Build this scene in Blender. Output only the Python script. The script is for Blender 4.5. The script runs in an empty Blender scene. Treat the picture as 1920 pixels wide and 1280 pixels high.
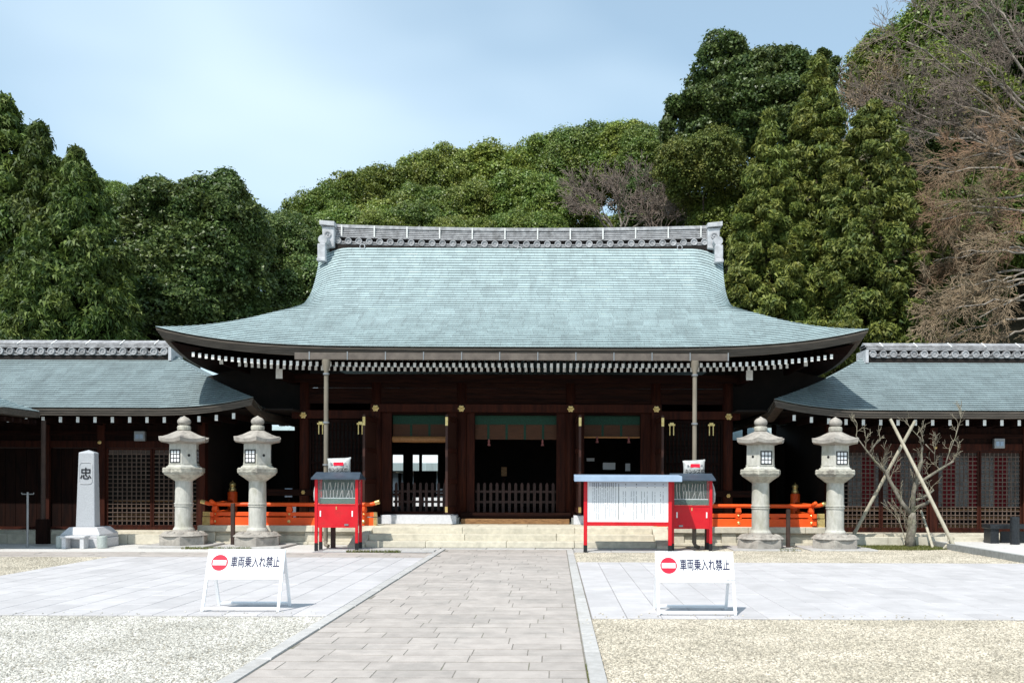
import bpy, math, random
import numpy as np
from mathutils import Vector, Matrix, Euler

R = math.radians
rnd = random.Random(7)
SC = bpy.context.scene
COL = SC.collection

# ---------------------------------------------------------------- camera
F, PX, PY, EYE = 1700.0, 1040.0, 900.0, 1.6          # focal length and vanishing point measured on the 1920 px photograph
cam = bpy.data.objects.new('camera', bpy.data.cameras.new('camera'))
COL.objects.link(cam)
cam.location = (0, 0, EYE)
cam.rotation_euler = (R(90), R(-0.2), 0)
cam.data.sensor_width = 36
cam.data.lens = F / 1920 * 36
cam.data.shift_x = -(PX - 960) / 1920
cam.data.shift_y = (PY - 640) / 1920
cam.data.clip_end = 3000
cam.data.clip_start = 0.1
SC.camera = cam

# ---------------------------------------------------------------- sky and sun
KX, KY = 0.36, 0.62                                   # shadow offset per metre of height (to the right, away from the viewer)
ELEV = math.atan(1 / math.hypot(KX, KY))
world = bpy.data.worlds.new('World')
SC.world = world
world.use_nodes = True
nt = world.node_tree
nt.nodes.clear()
wo = nt.nodes.new('ShaderNodeOutputWorld')
bg = nt.nodes.new('ShaderNodeBackground')
bg.inputs['Strength'].default_value = 0.15
sky = nt.nodes.new('ShaderNodeTexSky')
sky.sky_type = 'NISHITA'
sky.sun_disc = False
sky.sun_elevation = ELEV
sky.sun_rotation = math.atan2(-KX, -KY)
sky.altitude = 100
sky.air_density = 1.0
sky.dust_density = 0.6
sky.ozone_density = 1.0
bgc = nt.nodes.new('ShaderNodeBackground')
bgc.inputs['Color'].default_value = (0.69, 0.86, 1.0, 1)
bgc.inputs['Strength'].default_value = 1.06
tc = nt.nodes.new('ShaderNodeTexCoord')
mp = nt.nodes.new('ShaderNodeMapping')
mp.inputs['Scale'].default_value = (1.0, 1.0, 2.6)
mp.inputs['Location'].default_value = (1.3, 0.7, 0.1)
ns = nt.nodes.new('ShaderNodeTexNoise')
ns.inputs['Scale'].default_value = 1.7
ns.inputs['Detail'].default_value = 3.0
ns.inputs['Roughness'].default_value = 0.45
cr = nt.nodes.new('ShaderNodeValToRGB')
cr.color_ramp.elements[0].position = 0.36
cr.color_ramp.elements[0].color = (0.38, 0.38, 0.38, 1)
cr.color_ramp.elements[1].position = 0.66
cr.color_ramp.elements[1].color = (0.96, 0.96, 0.96, 1)
mx = nt.nodes.new('ShaderNodeMixShader')
L = nt.links.new
L(tc.outputs['Generated'], mp.inputs['Vector'])
L(mp.outputs['Vector'], ns.inputs['Vector'])
L(ns.outputs['Fac'], cr.inputs['Fac'])
tint = nt.nodes.new('ShaderNodeMix'); tint.data_type = 'RGBA'; tint.blend_type = 'MULTIPLY'; tint.inputs[0].default_value = 1.0
tint.inputs[7].default_value = (0.92, 1.14, 1.08, 1)                # the photograph's sky leans to cyan
L(sky.outputs['Color'], tint.inputs[6]); L(tint.outputs[2], bg.inputs['Color'])
L(cr.outputs['Color'], mx.inputs['Fac'])
L(bg.outputs['Background'], mx.inputs[1])
L(bgc.outputs['Background'], mx.inputs[2])
L(mx.outputs['Shader'], wo.inputs['Surface'])

sl = bpy.data.lights.new('sun', 'SUN')
sl.energy = 5.0
sl.angle = R(0.53)
sl.color = (1.0, 0.955, 0.89)
so = bpy.data.objects.new('sun', sl)
COL.objects.link(so)
so.rotation_euler = Vector((KX, KY, -1)).to_track_quat('-Z', 'Y').to_euler()
so.location = (-10, -15, 40)

SC.view_settings.view_transform = 'Standard'
SC.view_settings.look = 'None'
SC.view_settings.gamma = 1
SC.view_settings.use_curve_mapping = False
SC.view_settings.exposure = 0.15

# ---------------------------------------------------------------- helpers
def X(px, Y): return (px - PX) * Y / F                # measured from the photograph, metres at depth Y
def Z(py, Y): return EYE + (PY - py) * Y / F


class MB:
    def __init__(s): s.v = []; s.f = []; s.m = []; s.mi = 0
    def add(s, vs, fs):
        b = len(s.v); s.v += [tuple(p) for p in vs]
        for f in fs: s.f.append(tuple(i + b for i in f)); s.m.append(s.mi)
        return s
    def box(s, x0, x1, y0, y1, z0, z1, M=None):
        vs = [(x, y, z) for z in (z0, z1) for y in (y0, y1) for x in (x0, x1)]
        if M is not None: vs = [tuple(M @ Vector(p)) for p in vs]
        return s.add(vs, [(0, 2, 3, 1), (4, 5, 7, 6), (0, 1, 5, 4), (2, 6, 7, 3), (0, 4, 6, 2), (1, 3, 7, 5)])
    def quad(s, a, b, c, d): return s.add([a, b, c, d], [(0, 1, 2, 3)])
    def bar(s, p0, p1, w, h, up=(0, 0, 1)):
        p0, p1 = Vector(p0), Vector(p1); d = (p1 - p0).normalized()
        side = d.cross(Vector(up))
        if side.length < 1e-5: side = d.cross(Vector((1, 0, 0)))
        side.normalize(); u = side.cross(d)
        vs = [p + side * a * w / 2 + u * b * h / 2 for p in (p0, p1) for a, b in ((-1, -1), (1, -1), (1, 1), (-1, 1))]
        return s.add(vs, [(0, 3, 2, 1), (4, 5, 6, 7), (0, 1, 5, 4), (1, 2, 6, 5), (2, 3, 7, 6), (3, 0, 4, 7)])
    def tube(s, pts, rads, n=8, cap=True):
        pts = [Vector(p) for p in pts]
        if not hasattr(rads, '__len__'): rads = [rads] * len(pts)
        rings = []
        ref = Vector((0.13, 0.31, 0.94))
        for i, p in enumerate(pts):
            d = (pts[min(i + 1, len(pts) - 1)] - pts[max(i - 1, 0)]).normalized()
            a = d.cross(ref)
            if a.length < 0.1: a = d.cross(Vector((1, 0, 0)))
            a.normalize(); b = d.cross(a)
            rings.append([p + (a * math.cos(t) + b * math.sin(t)) * rads[i] for t in (2 * math.pi * k / n for k in range(n))])
        return s.loft(rings, cap)
    def loft(s, rings, cap=True):
        n = len(rings[0]); vs = [p for r in rings for p in r]; fs = []
        for i in range(len(rings) - 1):
            for k in range(n):
                a, b = i * n + k, i * n + (k + 1) % n
                fs.append((a, b, b + n, a + n))
        if cap:
            fs.append(tuple(range(n - 1, -1, -1))); m = (len(rings) - 1) * n
            fs.append(tuple(range(m, m + n)))
        return s.add(vs, fs)
    def lathe(s, prof, n=20, c=(0, 0, 0), rot=0.0, cap=True):
        return s.loft([[(c[0] + r * math.cos(rot + 2 * math.pi * k / n), c[1] + r * math.sin(rot + 2 * math.pi * k / n), c[2] + z)
                        for k in range(n)] for r, z in prof], cap)
    def prism(s, poly, y0, y1):
        """polygon in x,z extruded along y"""
        n = len(poly)
        vs = [(x, y0, z) for x, z in poly] + [(x, y1, z) for x, z in poly]
        fs = [tuple(range(n - 1, -1, -1)), tuple(range(n, 2 * n))] + [(k, (k + 1) % n, (k + 1) % n + n, k + n) for k in range(n)]
        return s.add(vs, fs)
    def sheet(s, rows):
        n = len(rows[0])
        return s.add([p for r in rows for p in r],
                     [(i * n + k, i * n + k + 1, (i + 1) * n + k + 1, (i + 1) * n + k) for i in range(len(rows) - 1) for k in range(n - 1)])
    def mesh(s, name, mats, smooth=False):
        me = bpy.data.meshes.new(name)
        me.from_pydata(s.v, [], s.f)
        for m in (mats if isinstance(mats, (list, tuple)) else [mats]): me.materials.append(m)
        if s.mi: me.polygons.foreach_set('material_index', s.m)
        if smooth: me.polygons.foreach_set('use_smooth', [True] * len(s.f))
        me.update()
        return me
    def build(s, name, mats, parent=None, smooth=False, bevel=0.0):
        o = bpy.data.objects.new(name, s.mesh(name, mats, smooth))
        COL.objects.link(o)
        if parent is not None: put(o, parent)
        if bevel:
            b = o.modifiers.new('bevel', 'BEVEL'); b.width = bevel; b.segments = 1; b.limit_method = 'ANGLE'; b.angle_limit = R(40)
        return o


def put(o, parent):
    o.parent = parent
    if parent.type == 'EMPTY':
        o.matrix_parent_inverse = Matrix.Translation(-Vector(parent.location))
    return o


def tag(o, label=None, cat=None, group=None, kind=None):
    if label: o['label'] = label
    if cat: o['category'] = cat
    if group: o['group'] = group
    if kind: o['kind'] = kind
    return o


def thing(name, label, cat, loc=(0, 0, 0), group=None):
    o = bpy.data.objects.new(name, None)
    COL.objects.link(o); o.location = loc; o.empty_display_size = 0.2
    return tag(o, label, cat, group)


def kids(o): return [c for c in bpy.data.objects if c.parent == o]


def dup(o, parent=None):
    c = o.copy(); COL.objects.link(c)
    if parent is not None: c.parent = parent
    for k in kids(o): dup(k, c)
    return c


# ---------------------------------------------------------------- materials
def mat(name, c1, c2=None, scale=4.0, rough=0.7, bump=0.0, bscale=None, spec=0.3, metal=0.0, rand=0.0, stain=None, sscale=1.2, samt=0.5,
        coords='Object', stretch=(1, 1, 1), detail=5.0):
    m = bpy.data.materials.new(name); m.use_nodes = True
    t = m.node_tree; N = t.nodes.new; K = t.links.new
    b = t.nodes['Principled BSDF']
    b.inputs['Roughness'].default_value = rough
    b.inputs['Metallic'].default_value = metal
    b.inputs['Specular IOR Level'].default_value = spec
    c2 = c2 or tuple(x * 0.75 for x in c1)
    co = N('ShaderNodeTexCoord'); ma = N('ShaderNodeMapping'); ma.inputs['Scale'].default_value = stretch
    if coords == 'World':
        ge = N('ShaderNodeNewGeometry'); K(ge.outputs['Position'], ma.inputs['Vector'])
    else:
        K(co.outputs[coords], ma.inputs['Vector'])
    no = N('ShaderNodeTexNoise'); no.inputs['Scale'].default_value = scale; no.inputs['Detail'].default_value = detail
    no.inputs['Roughness'].default_value = 0.6
    K(ma.outputs['Vector'], no.inputs['Vector'])
    ra = N('ShaderNodeValToRGB')
    ra.color_ramp.elements[0].position = 0.36; ra.color_ramp.elements[0].color = (*c2, 1)
    ra.color_ramp.elements[1].position = 0.64; ra.color_ramp.elements[1].color = (*c1, 1)
    K(no.outputs['Fac'], ra.inputs['Fac'])
    out = ra.outputs['Color']
    if stain:
        n2 = N('ShaderNodeTexNoise'); n2.inputs['Scale'].default_value = sscale; n2.inputs['Detail'].default_value = 6; n2.inputs['Roughness'].default_value = 0.7
        K(ma.outputs['Vector'], n2.inputs['Vector'])
        r2 = N('ShaderNodeValToRGB'); r2.color_ramp.elements[0].position = 0.5; r2.color_ramp.elements[1].position = 0.68
        K(n2.outputs['Fac'], r2.inputs['Fac'])
        mu = N('ShaderNodeMath'); mu.operation = 'MULTIPLY'; mu.inputs[1].default_value = samt
        K(r2.outputs['Color'], mu.inputs[0])
        mi = N('ShaderNodeMix'); mi.data_type = 'RGBA'; mi.inputs[7].default_value = (*stain, 1)
        K(mu.outputs[0], mi.inputs[0]); K(out, mi.inputs[6]); out = mi.outputs[2]
    if rand:
        oi = N('ShaderNodeObjectInfo'); mr = N('ShaderNodeMapRange')
        mr.inputs[3].default_value = 1 - rand; mr.inputs[4].default_value = 1 + rand
        K(oi.outputs['Random'], mr.inputs[0])
        hs = N('ShaderNodeHueSaturation'); K(mr.outputs[0], hs.inputs['Value']); K(out, hs.inputs['Color']); out = hs.outputs['Color']
    K(out, b.inputs['Base Color'])
    if bump:
        n3 = N('ShaderNodeTexNoise'); n3.inputs['Scale'].default_value = bscale or scale * 6; n3.inputs['Detail'].default_value = 4
        K(ma.outputs['Vector'], n3.inputs['Vector'])
        bu = N('ShaderNodeBump'); bu.inputs['Strength'].default_value = bump; bu.inputs['Distance'].default_value = 0.01
        K(n3.outputs['Fac'], bu.inputs['Height']); K(bu.outputs['Normal'], b.inputs['Normal'])
    return m


def leafmat(name, dark, light, trans=0.25, rough=0.45, hue=0.02):
    m = bpy.data.materials.new(name); m.use_nodes = True
    t = m.node_tree; N = t.nodes.new; K = t.links.new
    b = t.nodes['Principled BSDF']; out = t.nodes['Material Output']
    b.inputs['Roughness'].default_value = rough; b.inputs['Specular IOR Level'].default_value = 0.35
    g = N('ShaderNodeNewGeometry'); oi = N('ShaderNodeObjectInfo')
    ra = N('ShaderNodeValToRGB')
    ra.color_ramp.elements[0].color = (*dark, 1); ra.color_ramp.elements[1].color = (*light, 1)
    K(g.outputs['Random Per Island'], ra.inputs['Fac'])
    co = N('ShaderNodeTexCoord'); no = N('ShaderNodeTexNoise'); no.inputs['Scale'].default_value = 0.8; no.inputs['Detail'].default_value = 2
    K(g.outputs['Position'], no.inputs['Vector'])
    mr = N('ShaderNodeMapRange'); mr.inputs[1].default_value = 0.3; mr.inputs[2].default_value = 0.7; mr.inputs[3].default_value = 0.5 - hue; mr.inputs[4].default_value = 0.5 + hue
    K(no.outputs['Fac'], mr.inputs[0])
    m2 = N('ShaderNodeMapRange'); m2.inputs[3].default_value = 0.8; m2.inputs[4].default_value = 1.25
    K(oi.outputs['Random'], m2.inputs[0])
    hs = N('ShaderNodeHueSaturation'); K(mr.outputs[0], hs.inputs['Hue']); K(m2.outputs[0], hs.inputs['Value']); K(ra.outputs['Color'], hs.inputs['Color'])
    K(hs.outputs['Color'], b.inputs['Base Color'])
    tr = N('ShaderNodeBsdfTranslucent'); K(hs.outputs['Color'], tr.inputs['Color'])
    ms = N('ShaderNodeMixShader'); ms.inputs[0].default_value = trans
    K(b.outputs['BSDF'], ms.inputs[1]); K(tr.outputs['BSDF'], ms.inputs[2]); K(ms.outputs['Shader'], out.inputs['Surface'])
    return m


def coppermat(name, base, dark):
    """verdigris copper sheet: colour drift, dark streaks and the upright laps between sheets"""
    m = mat(name, base, tuple(b * 0.86 for b in base), scale=0.9, rough=0.55, spec=0.35, coords='World', stain=dark, sscale=3.0, samt=0.26, stretch=(2.2, 0.4, 0.4))
    t = m.node_tree; N = t.nodes.new; K = t.links.new
    b = t.nodes['Principled BSDF']
    src = b.inputs['Base Color'].links[0].from_socket
    oi = N('ShaderNodeObjectInfo'); ge = N('ShaderNodeNewGeometry'); sx = N('ShaderNodeSeparateXYZ')
    K(ge.outputs['Position'], sx.inputs[0])
    a = N('ShaderNodeMath'); a.operation = 'MULTIPLY_ADD'; a.inputs[1].default_value = 2.6
    o2 = N('ShaderNodeMath'); o2.operation = 'MULTIPLY'; o2.inputs[1].default_value = 17.0
    K(oi.outputs['Random'], o2.inputs[0]); K(sx.outputs['X'], a.inputs[0]); K(o2.outputs[0], a.inputs[2])
    fr = N('ShaderNodeMath'); fr.operation = 'FRACT'; K(a.outputs[0], fr.inputs[0])
    lt = N('ShaderNodeMath'); lt.operation = 'LESS_THAN'; lt.inputs[1].default_value = 0.035; K(fr.outputs[0], lt.inputs[0])
    fl = N('ShaderNodeMath'); fl.operation = 'FLOOR'; K(a.outputs[0], fl.inputs[0])
    wn = N('ShaderNodeTexWhiteNoise'); wn.noise_dimensions = '2D'
    cx = N('ShaderNodeCombineXYZ'); K(fl.outputs[0], cx.inputs[0]); K(oi.outputs['Random'], cx.inputs[1]); K(cx.outputs[0], wn.inputs['Vector'])
    mr = N('ShaderNodeMapRange'); mr.inputs[3].default_value = 0.88; mr.inputs[4].default_value = 1.1; K(wn.outputs['Value'], mr.inputs[0])
    hs = N('ShaderNodeHueSaturation'); K(mr.outputs[0], hs.inputs['Value']); K(src, hs.inputs['Color'])
    mi = N('ShaderNodeMix'); mi.data_type = 'RGBA'; mi.inputs[7].default_value = (*dark, 1)
    mm = N('ShaderNodeMath'); mm.operation = 'MULTIPLY'; mm.inputs[1].default_value = 0.45; K(lt.outputs[0], mm.inputs[0])
    K(mm.outputs[0], mi.inputs[0]); K(hs.outputs['Color'], mi.inputs[6]); K(mi.outputs[2], b.inputs['Base Color'])
    return m


M = {}
M['copper'] = coppermat('verdigris_copper', (0.355, 0.445, 0.455), (0.14, 0.155, 0.155))
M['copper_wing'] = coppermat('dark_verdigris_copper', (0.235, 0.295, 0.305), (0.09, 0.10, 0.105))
M['copper_dim'] = mat('weathered_copper_edge', (0.10, 0.084, 0.069), (0.05, 0.042, 0.034), scale=6, rough=0.6, coords='World', stretch=(0.4, 2, 8))
M['gutter'] = mat('brown_gutter_metal', (0.135, 0.113, 0.095), (0.09, 0.074, 0.063), scale=5, rough=0.5, metal=0.0)
M['pipe'] = mat('brown_downpipe', (0.23, 0.20, 0.155), (0.15, 0.13, 0.10), scale=3, rough=0.5, stretch=(1, 1, 0.3))
M['tile'] = mat('grey_roof_tile', (0.40, 0.40, 0.41), (0.24, 0.24, 0.25), scale=7, rough=0.5, rand=0.15, coords='World', stain=(0.08, 0.075, 0.07), sscale=3, samt=0.6)
M['tile_pale'] = mat('pale_ridge_end_tile', (0.50, 0.505, 0.525), (0.34, 0.345, 0.36), scale=6, rough=0.45)
M['strap'] = mat('white_plaster_strap', (0.7, 0.7, 0.68), (0.55, 0.55, 0.54), scale=8)
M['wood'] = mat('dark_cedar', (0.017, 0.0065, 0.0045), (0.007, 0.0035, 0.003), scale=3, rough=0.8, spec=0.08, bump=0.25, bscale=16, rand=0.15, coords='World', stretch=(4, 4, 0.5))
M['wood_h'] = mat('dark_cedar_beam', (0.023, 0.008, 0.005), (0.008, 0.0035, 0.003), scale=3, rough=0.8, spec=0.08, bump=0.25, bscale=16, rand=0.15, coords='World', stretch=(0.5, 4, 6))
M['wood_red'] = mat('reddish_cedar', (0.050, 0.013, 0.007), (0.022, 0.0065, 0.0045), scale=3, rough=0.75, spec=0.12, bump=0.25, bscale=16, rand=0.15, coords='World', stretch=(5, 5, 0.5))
M['wood_door'] = mat('door_leaf_wood', (0.050, 0.018, 0.012), (0.027, 0.010, 0.007), scale=3, rough=0.5, coords='World', stretch=(5, 5, 0.5))
M['wood_step'] = mat('weathered_step_wood', (0.30, 0.165, 0.07), (0.14, 0.068, 0.028), scale=9, rough=0.7, coords='World', stretch=(0.6, 4, 4))
M['white'] = mat('white_painted_end', (0.80, 0.80, 0.77), (0.68, 0.67, 0.63), scale=9, rough=0.6, rand=0.06)
M['gold'] = mat('gilt_metal', (0.80, 0.62, 0.28), (0.60, 0.42, 0.15), scale=12, rough=0.32, metal=0.75)
M['orange'] = mat('vermilion_paint', (0.82, 0.105, 0.014), (0.68, 0.075, 0.010), scale=3, rough=0.45, coords='World')
M['red'] = mat('red_paint', (0.64, 0.012, 0.022), (0.50, 0.008, 0.016), scale=4, rough=0.4, stain=(0.36, 0.02, 0.02), sscale=4, samt=0.55)
M['green'] = mat('dark_green_paint', (0.035, 0.10, 0.075), (0.02, 0.07, 0.05), scale=5, rough=0.5)
M['slate'] = mat('slate_metal_roof', (0.055, 0.075, 0.10), (0.035, 0.05, 0.07), scale=5, rough=0.45)
M['paleblue'] = mat('pale_blue_metal', (0.33, 0.43, 0.56), (0.28, 0.37, 0.49), scale=3, rough=0.4)
M['black'] = mat('black_metal', (0.02, 0.02, 0.022), (0.012, 0.012, 0.014), rough=0.5)
M['iron'] = mat('brown_iron_stake', (0.055, 0.032, 0.024), (0.03, 0.018, 0.014), rough=0.6)
M['signwhite'] = mat('white_sign_enamel', (0.84, 0.85, 0.86), (0.80, 0.81, 0.83), scale=3, rough=0.35)
M['signred'] = mat('sign_red_print', (0.74, 0.012, 0.045), (0.68, 0.01, 0.035), rough=0.4)
M['navy'] = mat('navy_print', (0.012, 0.014, 0.06), (0.01, 0.012, 0.05), rough=0.5)
M['ink'] = mat('black_ink', (0.012, 0.013, 0.018), (0.008, 0.008, 0.01), rough=0.6)
M['greyink'] = mat('grey_ink', (0.20, 0.20, 0.22), (0.15, 0.15, 0.17), rough=0.6)
M['paper'] = mat('white_paper', (0.82, 0.83, 0.84), (0.76, 0.77, 0.79), scale=3, rough=0.6)
M['header'] = mat('pale_print_band', (0.56, 0.60, 0.68), (0.52, 0.56, 0.64), rough=0.6)
M['candle'] = mat('candle_wax', (0.80, 0.78, 0.72), (0.72, 0.70, 0.64), rough=0.5)
M['plastic'] = mat('white_plastic_bag', (0.48, 0.49, 0.48), (0.33, 0.34, 0.33), scale=9, rough=0.3, bump=0.5, bscale=14)
M['granite'] = mat('lantern_granite', (0.50, 0.48, 0.41), (0.34, 0.325, 0.275), scale=9, rough=0.8, bump=0.45, bscale=60, stain=(0.15, 0.135, 0.12), sscale=3.2, samt=0.75, coords='World')
M['granite_clean'] = mat('pale_granite_shaft', (0.51, 0.50, 0.455), (0.40, 0.395, 0.355), scale=14, rough=0.75, bump=0.3, bscale=70, stain=(0.26, 0.25, 0.165), sscale=1.8, samt=0.6, coords='World', stretch=(1, 1, .45))
M['granite_top'] = mat('lichened_granite', (0.43, 0.40, 0.355), (0.25, 0.23, 0.205), scale=8, rough=0.85, bump=0.5, bscale=50, stain=(0.11, 0.10, 0.095), sscale=4, samt=0.8, coords='World')
M['monument'] = mat('polished_grey_granite', (0.43, 0.45, 0.475), (0.36, 0.375, 0.40), scale=40, rough=0.45, rand=0.05)
M['monument_base'] = mat('white_granite', (0.58, 0.58, 0.595), (0.47, 0.47, 0.485), scale=30, rough=0.6, rand=0.06)
M['vase'] = mat('grey_green_stone_vase', (0.42, 0.46, 0.44), (0.34, 0.37, 0.35), scale=20, rough=0.5)
M['step'] = mat('cream_step_stone', (0.60, 0.555, 0.45), (0.48, 0.445, 0.36), scale=7, rough=0.8, bump=0.3, bscale=60, rand=0.06, stain=(0.30, 0.28, 0.22), sscale=2.5, samt=0.4, coords='World')
M['sill'] = mat('pale_sill_stone', (0.62, 0.63, 0.66), (0.54, 0.55, 0.58), scale=20, rough=0.7, rand=0.05)
M['paver'] = mat('path_granite_paver', (0.42, 0.38, 0.35), (0.35, 0.315, 0.29), scale=5.0, rough=0.85, bump=0.35, bscale=90, rand=0.085, stain=(0.24, 0.225, 0.21), sscale=1.3, samt=0.5, coords='World')
M['kerb'] = mat('granite_kerb', (0.46, 0.448, 0.435), (0.38, 0.37, 0.357), scale=10, rough=0.8, bump=0.3, bscale=70, rand=0.06, coords='World', stain=(0.3, 0.28, 0.25), sscale=2, samt=0.4)
M['slab'] = mat('pale_paving_slab', (0.495, 0.478, 0.482), (0.43, 0.415, 0.418), scale=2.5, rough=0.7, bump=0.15, bscale=80, rand=0.06, coords='World', stain=(0.38, 0.37, 0.375), sscale=1.1, samt=0.55)
M['joint'] = mat('mortar_joint', (0.25, 0.23, 0.205), (0.17, 0.155, 0.135), scale=8, rough=0.9, coords='World', stain=(0.09, 0.11, 0.04), sscale=2.0, samt=0.6)
M['joint_pale'] = mat('pale_mortar_joint', (0.34, 0.335, 0.34), (0.27, 0.265, 0.27), scale=8, rough=0.9, coords='World')
M['ground'] = mat('sandy_ground', (0.36, 0.325, 0.26), (0.22, 0.20, 0.155), scale=26, rough=0.95, bump=0.8, bscale=60, coords='World', stain=(0.42, 0.39, 0.33), sscale=1.0, samt=0.4)
M['pebble'] = mat('tan_gravel_pebble', (0.48, 0.432, 0.352), (0.35, 0.315, 0.25), scale=1.1, rough=0.85, rand=0.42, coords='World')
M['pebble_grey'] = mat('pale_gravel_pebble', (0.50, 0.482, 0.44), (0.38, 0.365, 0.325), scale=1.1, rough=0.85, rand=0.42, coords='World')
M['white_ground'] = mat('white_packed_gravel', (0.60, 0.585, 0.56), (0.50, 0.485, 0.46), scale=30, rough=0.95, bump=0.7, bscale=70, coords='World', stain=(0.40, 0.385, 0.36), sscale=1.6, samt=0.5)
M['blind'] = mat('bamboo_blind', (0.12, 0.048, 0.02), (0.07, 0.028, 0.012), scale=6, rough=0.6, coords='World', stretch=(0.5, 2, 12))
M['brocade'] = mat('green_brocade', (0.012, 0.060, 0.036), (0.006, 0.028, 0.016), scale=40, rough=0.7, coords='World')
M['blindroll'] = mat('blind_roll_lit_tone', (0.42, 0.20, 0.075), (0.3, 0.14, 0.05), scale=20, rough=0.6, coords='World')  # brighter bamboo colour, light on the roll put into the material
M['tassel'] = mat('pink_tassel', (0.32, 0.12, 0.11), (0.20, 0.06, 0.055), scale=20, rough=0.8)
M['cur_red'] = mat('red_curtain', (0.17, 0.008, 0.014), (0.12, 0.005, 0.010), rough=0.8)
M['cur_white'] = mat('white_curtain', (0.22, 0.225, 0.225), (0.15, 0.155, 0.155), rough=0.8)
M['bark_pale'] = mat('pale_plum_bark', (0.22, 0.20, 0.165), (0.10, 0.09, 0.07), scale=9, rough=0.9, bump=0.6, bscale=30, stain=(0.20, 0.22, 0.12), sscale=5, samt=0.5)
M['twig_pale'] = mat('pale_plum_twig', (0.30, 0.27, 0.20), (0.18, 0.16, 0.12), scale=5, rough=0.85)
M['pole'] = mat('pale_support_pole', (0.46, 0.43, 0.34), (0.33, 0.30, 0.23), scale=5, rough=0.8, stretch=(3, 3, 0.6), rand=0.06)
M['bark'] = mat('dark_bark', (0.085, 0.06, 0.045), (0.04, 0.03, 0.022), scale=5, rough=0.9, bump=0.5, bscale=20)
M['bark_grey'] = mat('grey_bark', (0.30, 0.265, 0.225), (0.15, 0.13, 0.11), scale=5, rough=0.9)
M['twig_grey'] = mat('grey_twigs', (0.23, 0.18, 0.15), (0.14, 0.115, 0.095), scale=0.6, rough=0.9, coords='World')
M['twig_red'] = mat('reddish_twigs', (0.27, 0.165, 0.105), (0.18, 0.145, 0.09), scale=0.45, rough=0.9, coords='World')
M['twig_tan'] = mat('tan_twigs', (0.32, 0.24, 0.155), (0.20, 0.15, 0.10), scale=0.7, rough=0.9, coords='World')
M['soil'] = mat('hill_leaf_litter', (0.16, 0.12, 0.075), (0.05, 0.045, 0.025), scale=0.9, rough=0.95, bump=0.8, bscale=4, coords='World', stain=(0.03, 0.045, 0.015), sscale=0.3, samt=0.8)
M['grass'] = leafmat('short_grass', (0.07, 0.085, 0.02), (0.19, 0.20, 0.06), trans=0.3)
M['glass'] = bpy.data.materials.new('cabinet_glass'); M['glass'].use_nodes = True
_b = M['glass'].node_tree.nodes['Principled BSDF']
_b.inputs['Base Color'].default_value = (0.9, 0.95, 0.93, 1); _b.inputs['Roughness'].default_value = 0.03; _b.inputs['Alpha'].default_value = 0.05
M['lattice'] = mat('weathered_lattice_wood', (0.13, 0.092, 0.072), (0.08, 0.052, 0.04), scale=4, rough=0.7, coords='World')
M['dark'] = mat('shade_coloured_board', (0.014, 0.009, 0.007), (0.008, 0.006, 0.005), scale=3, rough=0.8)  # near-black base colour puts interior and recess shade into the boards
M['silver'] = mat('grey_metal_post', (0.30, 0.31, 0.32), (0.22, 0.23, 0.24), rough=0.4, metal=0.5)
M['bench'] = mat('black_granite_bench', (0.022, 0.026, 0.030), (0.012, 0.014, 0.017), scale=20, rough=0.35)
M['conc'] = mat('grey_concrete_kerb', (0.30, 0.31, 0.30), (0.22, 0.225, 0.215), scale=8, rough=0.85, coords='World')

# ================================================================ ground
g = MB()
xs = [-1500, -60, -20, 20, 60, 1500]; ys = [-300, -20, 45, 1500]
g.sheet([[(x, y, -0.03) for x in xs] for y in ys])
tag(g.build('ground', M['ground']), kind='structure')
g = MB(); g.sheet([[(x, y, -0.024) for x in (-40, -2.66)] for y in (18.7, 24.6)])
tag(g.build('forecourt_ground', M['white_ground']), kind='structure')

PL, PR = -2.50, 0.27                                    # path edges
path = tag(MB().sheet([[(x, y, -0.004) for x in (PL - 0.16, PR + 0.16)] for y in (3.0, 21.3)]).build('path', M['joint']), kind='structure')


def paver_mesh(name, m, ch=0.012):
    b = MB(); t = 0.5
    ring = lambda s, z: [(-t + s, -t + s, z), (t - s, -t + s, z), (t - s, t - s, z), (-t + s, t - s, z)]
    b.loft([ring(0, -1.0), ring(0, -0.18), ring(ch, 0)], cap=False)
    n = len(b.v); b.f.append((n - 4, n - 3, n - 2, n - 1)); b.m.append(0)
    return b.mesh(name, m)


def stone(me, name, parent, x0, x1, y0, y1, ztop, h=0.05):
    o = bpy.data.objects.new(name, me); COL.objects.link(o); put(o, parent)
    o.location = ((x0 + x1) / 2, (y0 + y1) / 2, ztop); o.scale = (x1 - x0, y1 - y0, h)
    return o


pm = paver_mesh('paver', M['paver'], 0.004)
y = 3.4
while y < 20.9:
    d = rnd.choice((0.30, 0.34, 0.38, 0.34))
    x = PL - rnd.uniform(0.0, 0.6)
    while x < PR - 0.02:
        w = rnd.uniform(0.45, 0.82)
        x0, x1 = max(x, PL), min(x + w, PR)
        if PR - x1 < 0.16: x1 = PR
        if x1 - x0 > 0.12:
            o = stone(pm, 'paver', path, x0 + 0.003, x1 - 0.003, y + 0.010, y + d - 0.010, rnd.uniform(-0.0025, 0.002))
            o.rotation_euler = (rnd.uniform(-.003, .003), rnd.uniform(-.003, .003), 0)
        x = max(x1, x + w) if x1 == PR else x1
    y += d
km = paver_mesh('kerb_stone', M['kerb'], 0.02)
for side in (0, 1):
    y = 3.2 + side * 0.4
    while y < 20.8:
        d = rnd.uniform(1.3, 1.9)
        a, b_ = (PL - 0.155, PL - 0.012) if side == 0 else (PR + 0.012, PR + 0.155)
        stone(km, 'kerb_stone', path, a, b_, y + 0.004, min(y + d, 20.9) - 0.004, 0.012 + rnd.uniform(-.003, .003), 0.06)
        y += d

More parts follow.
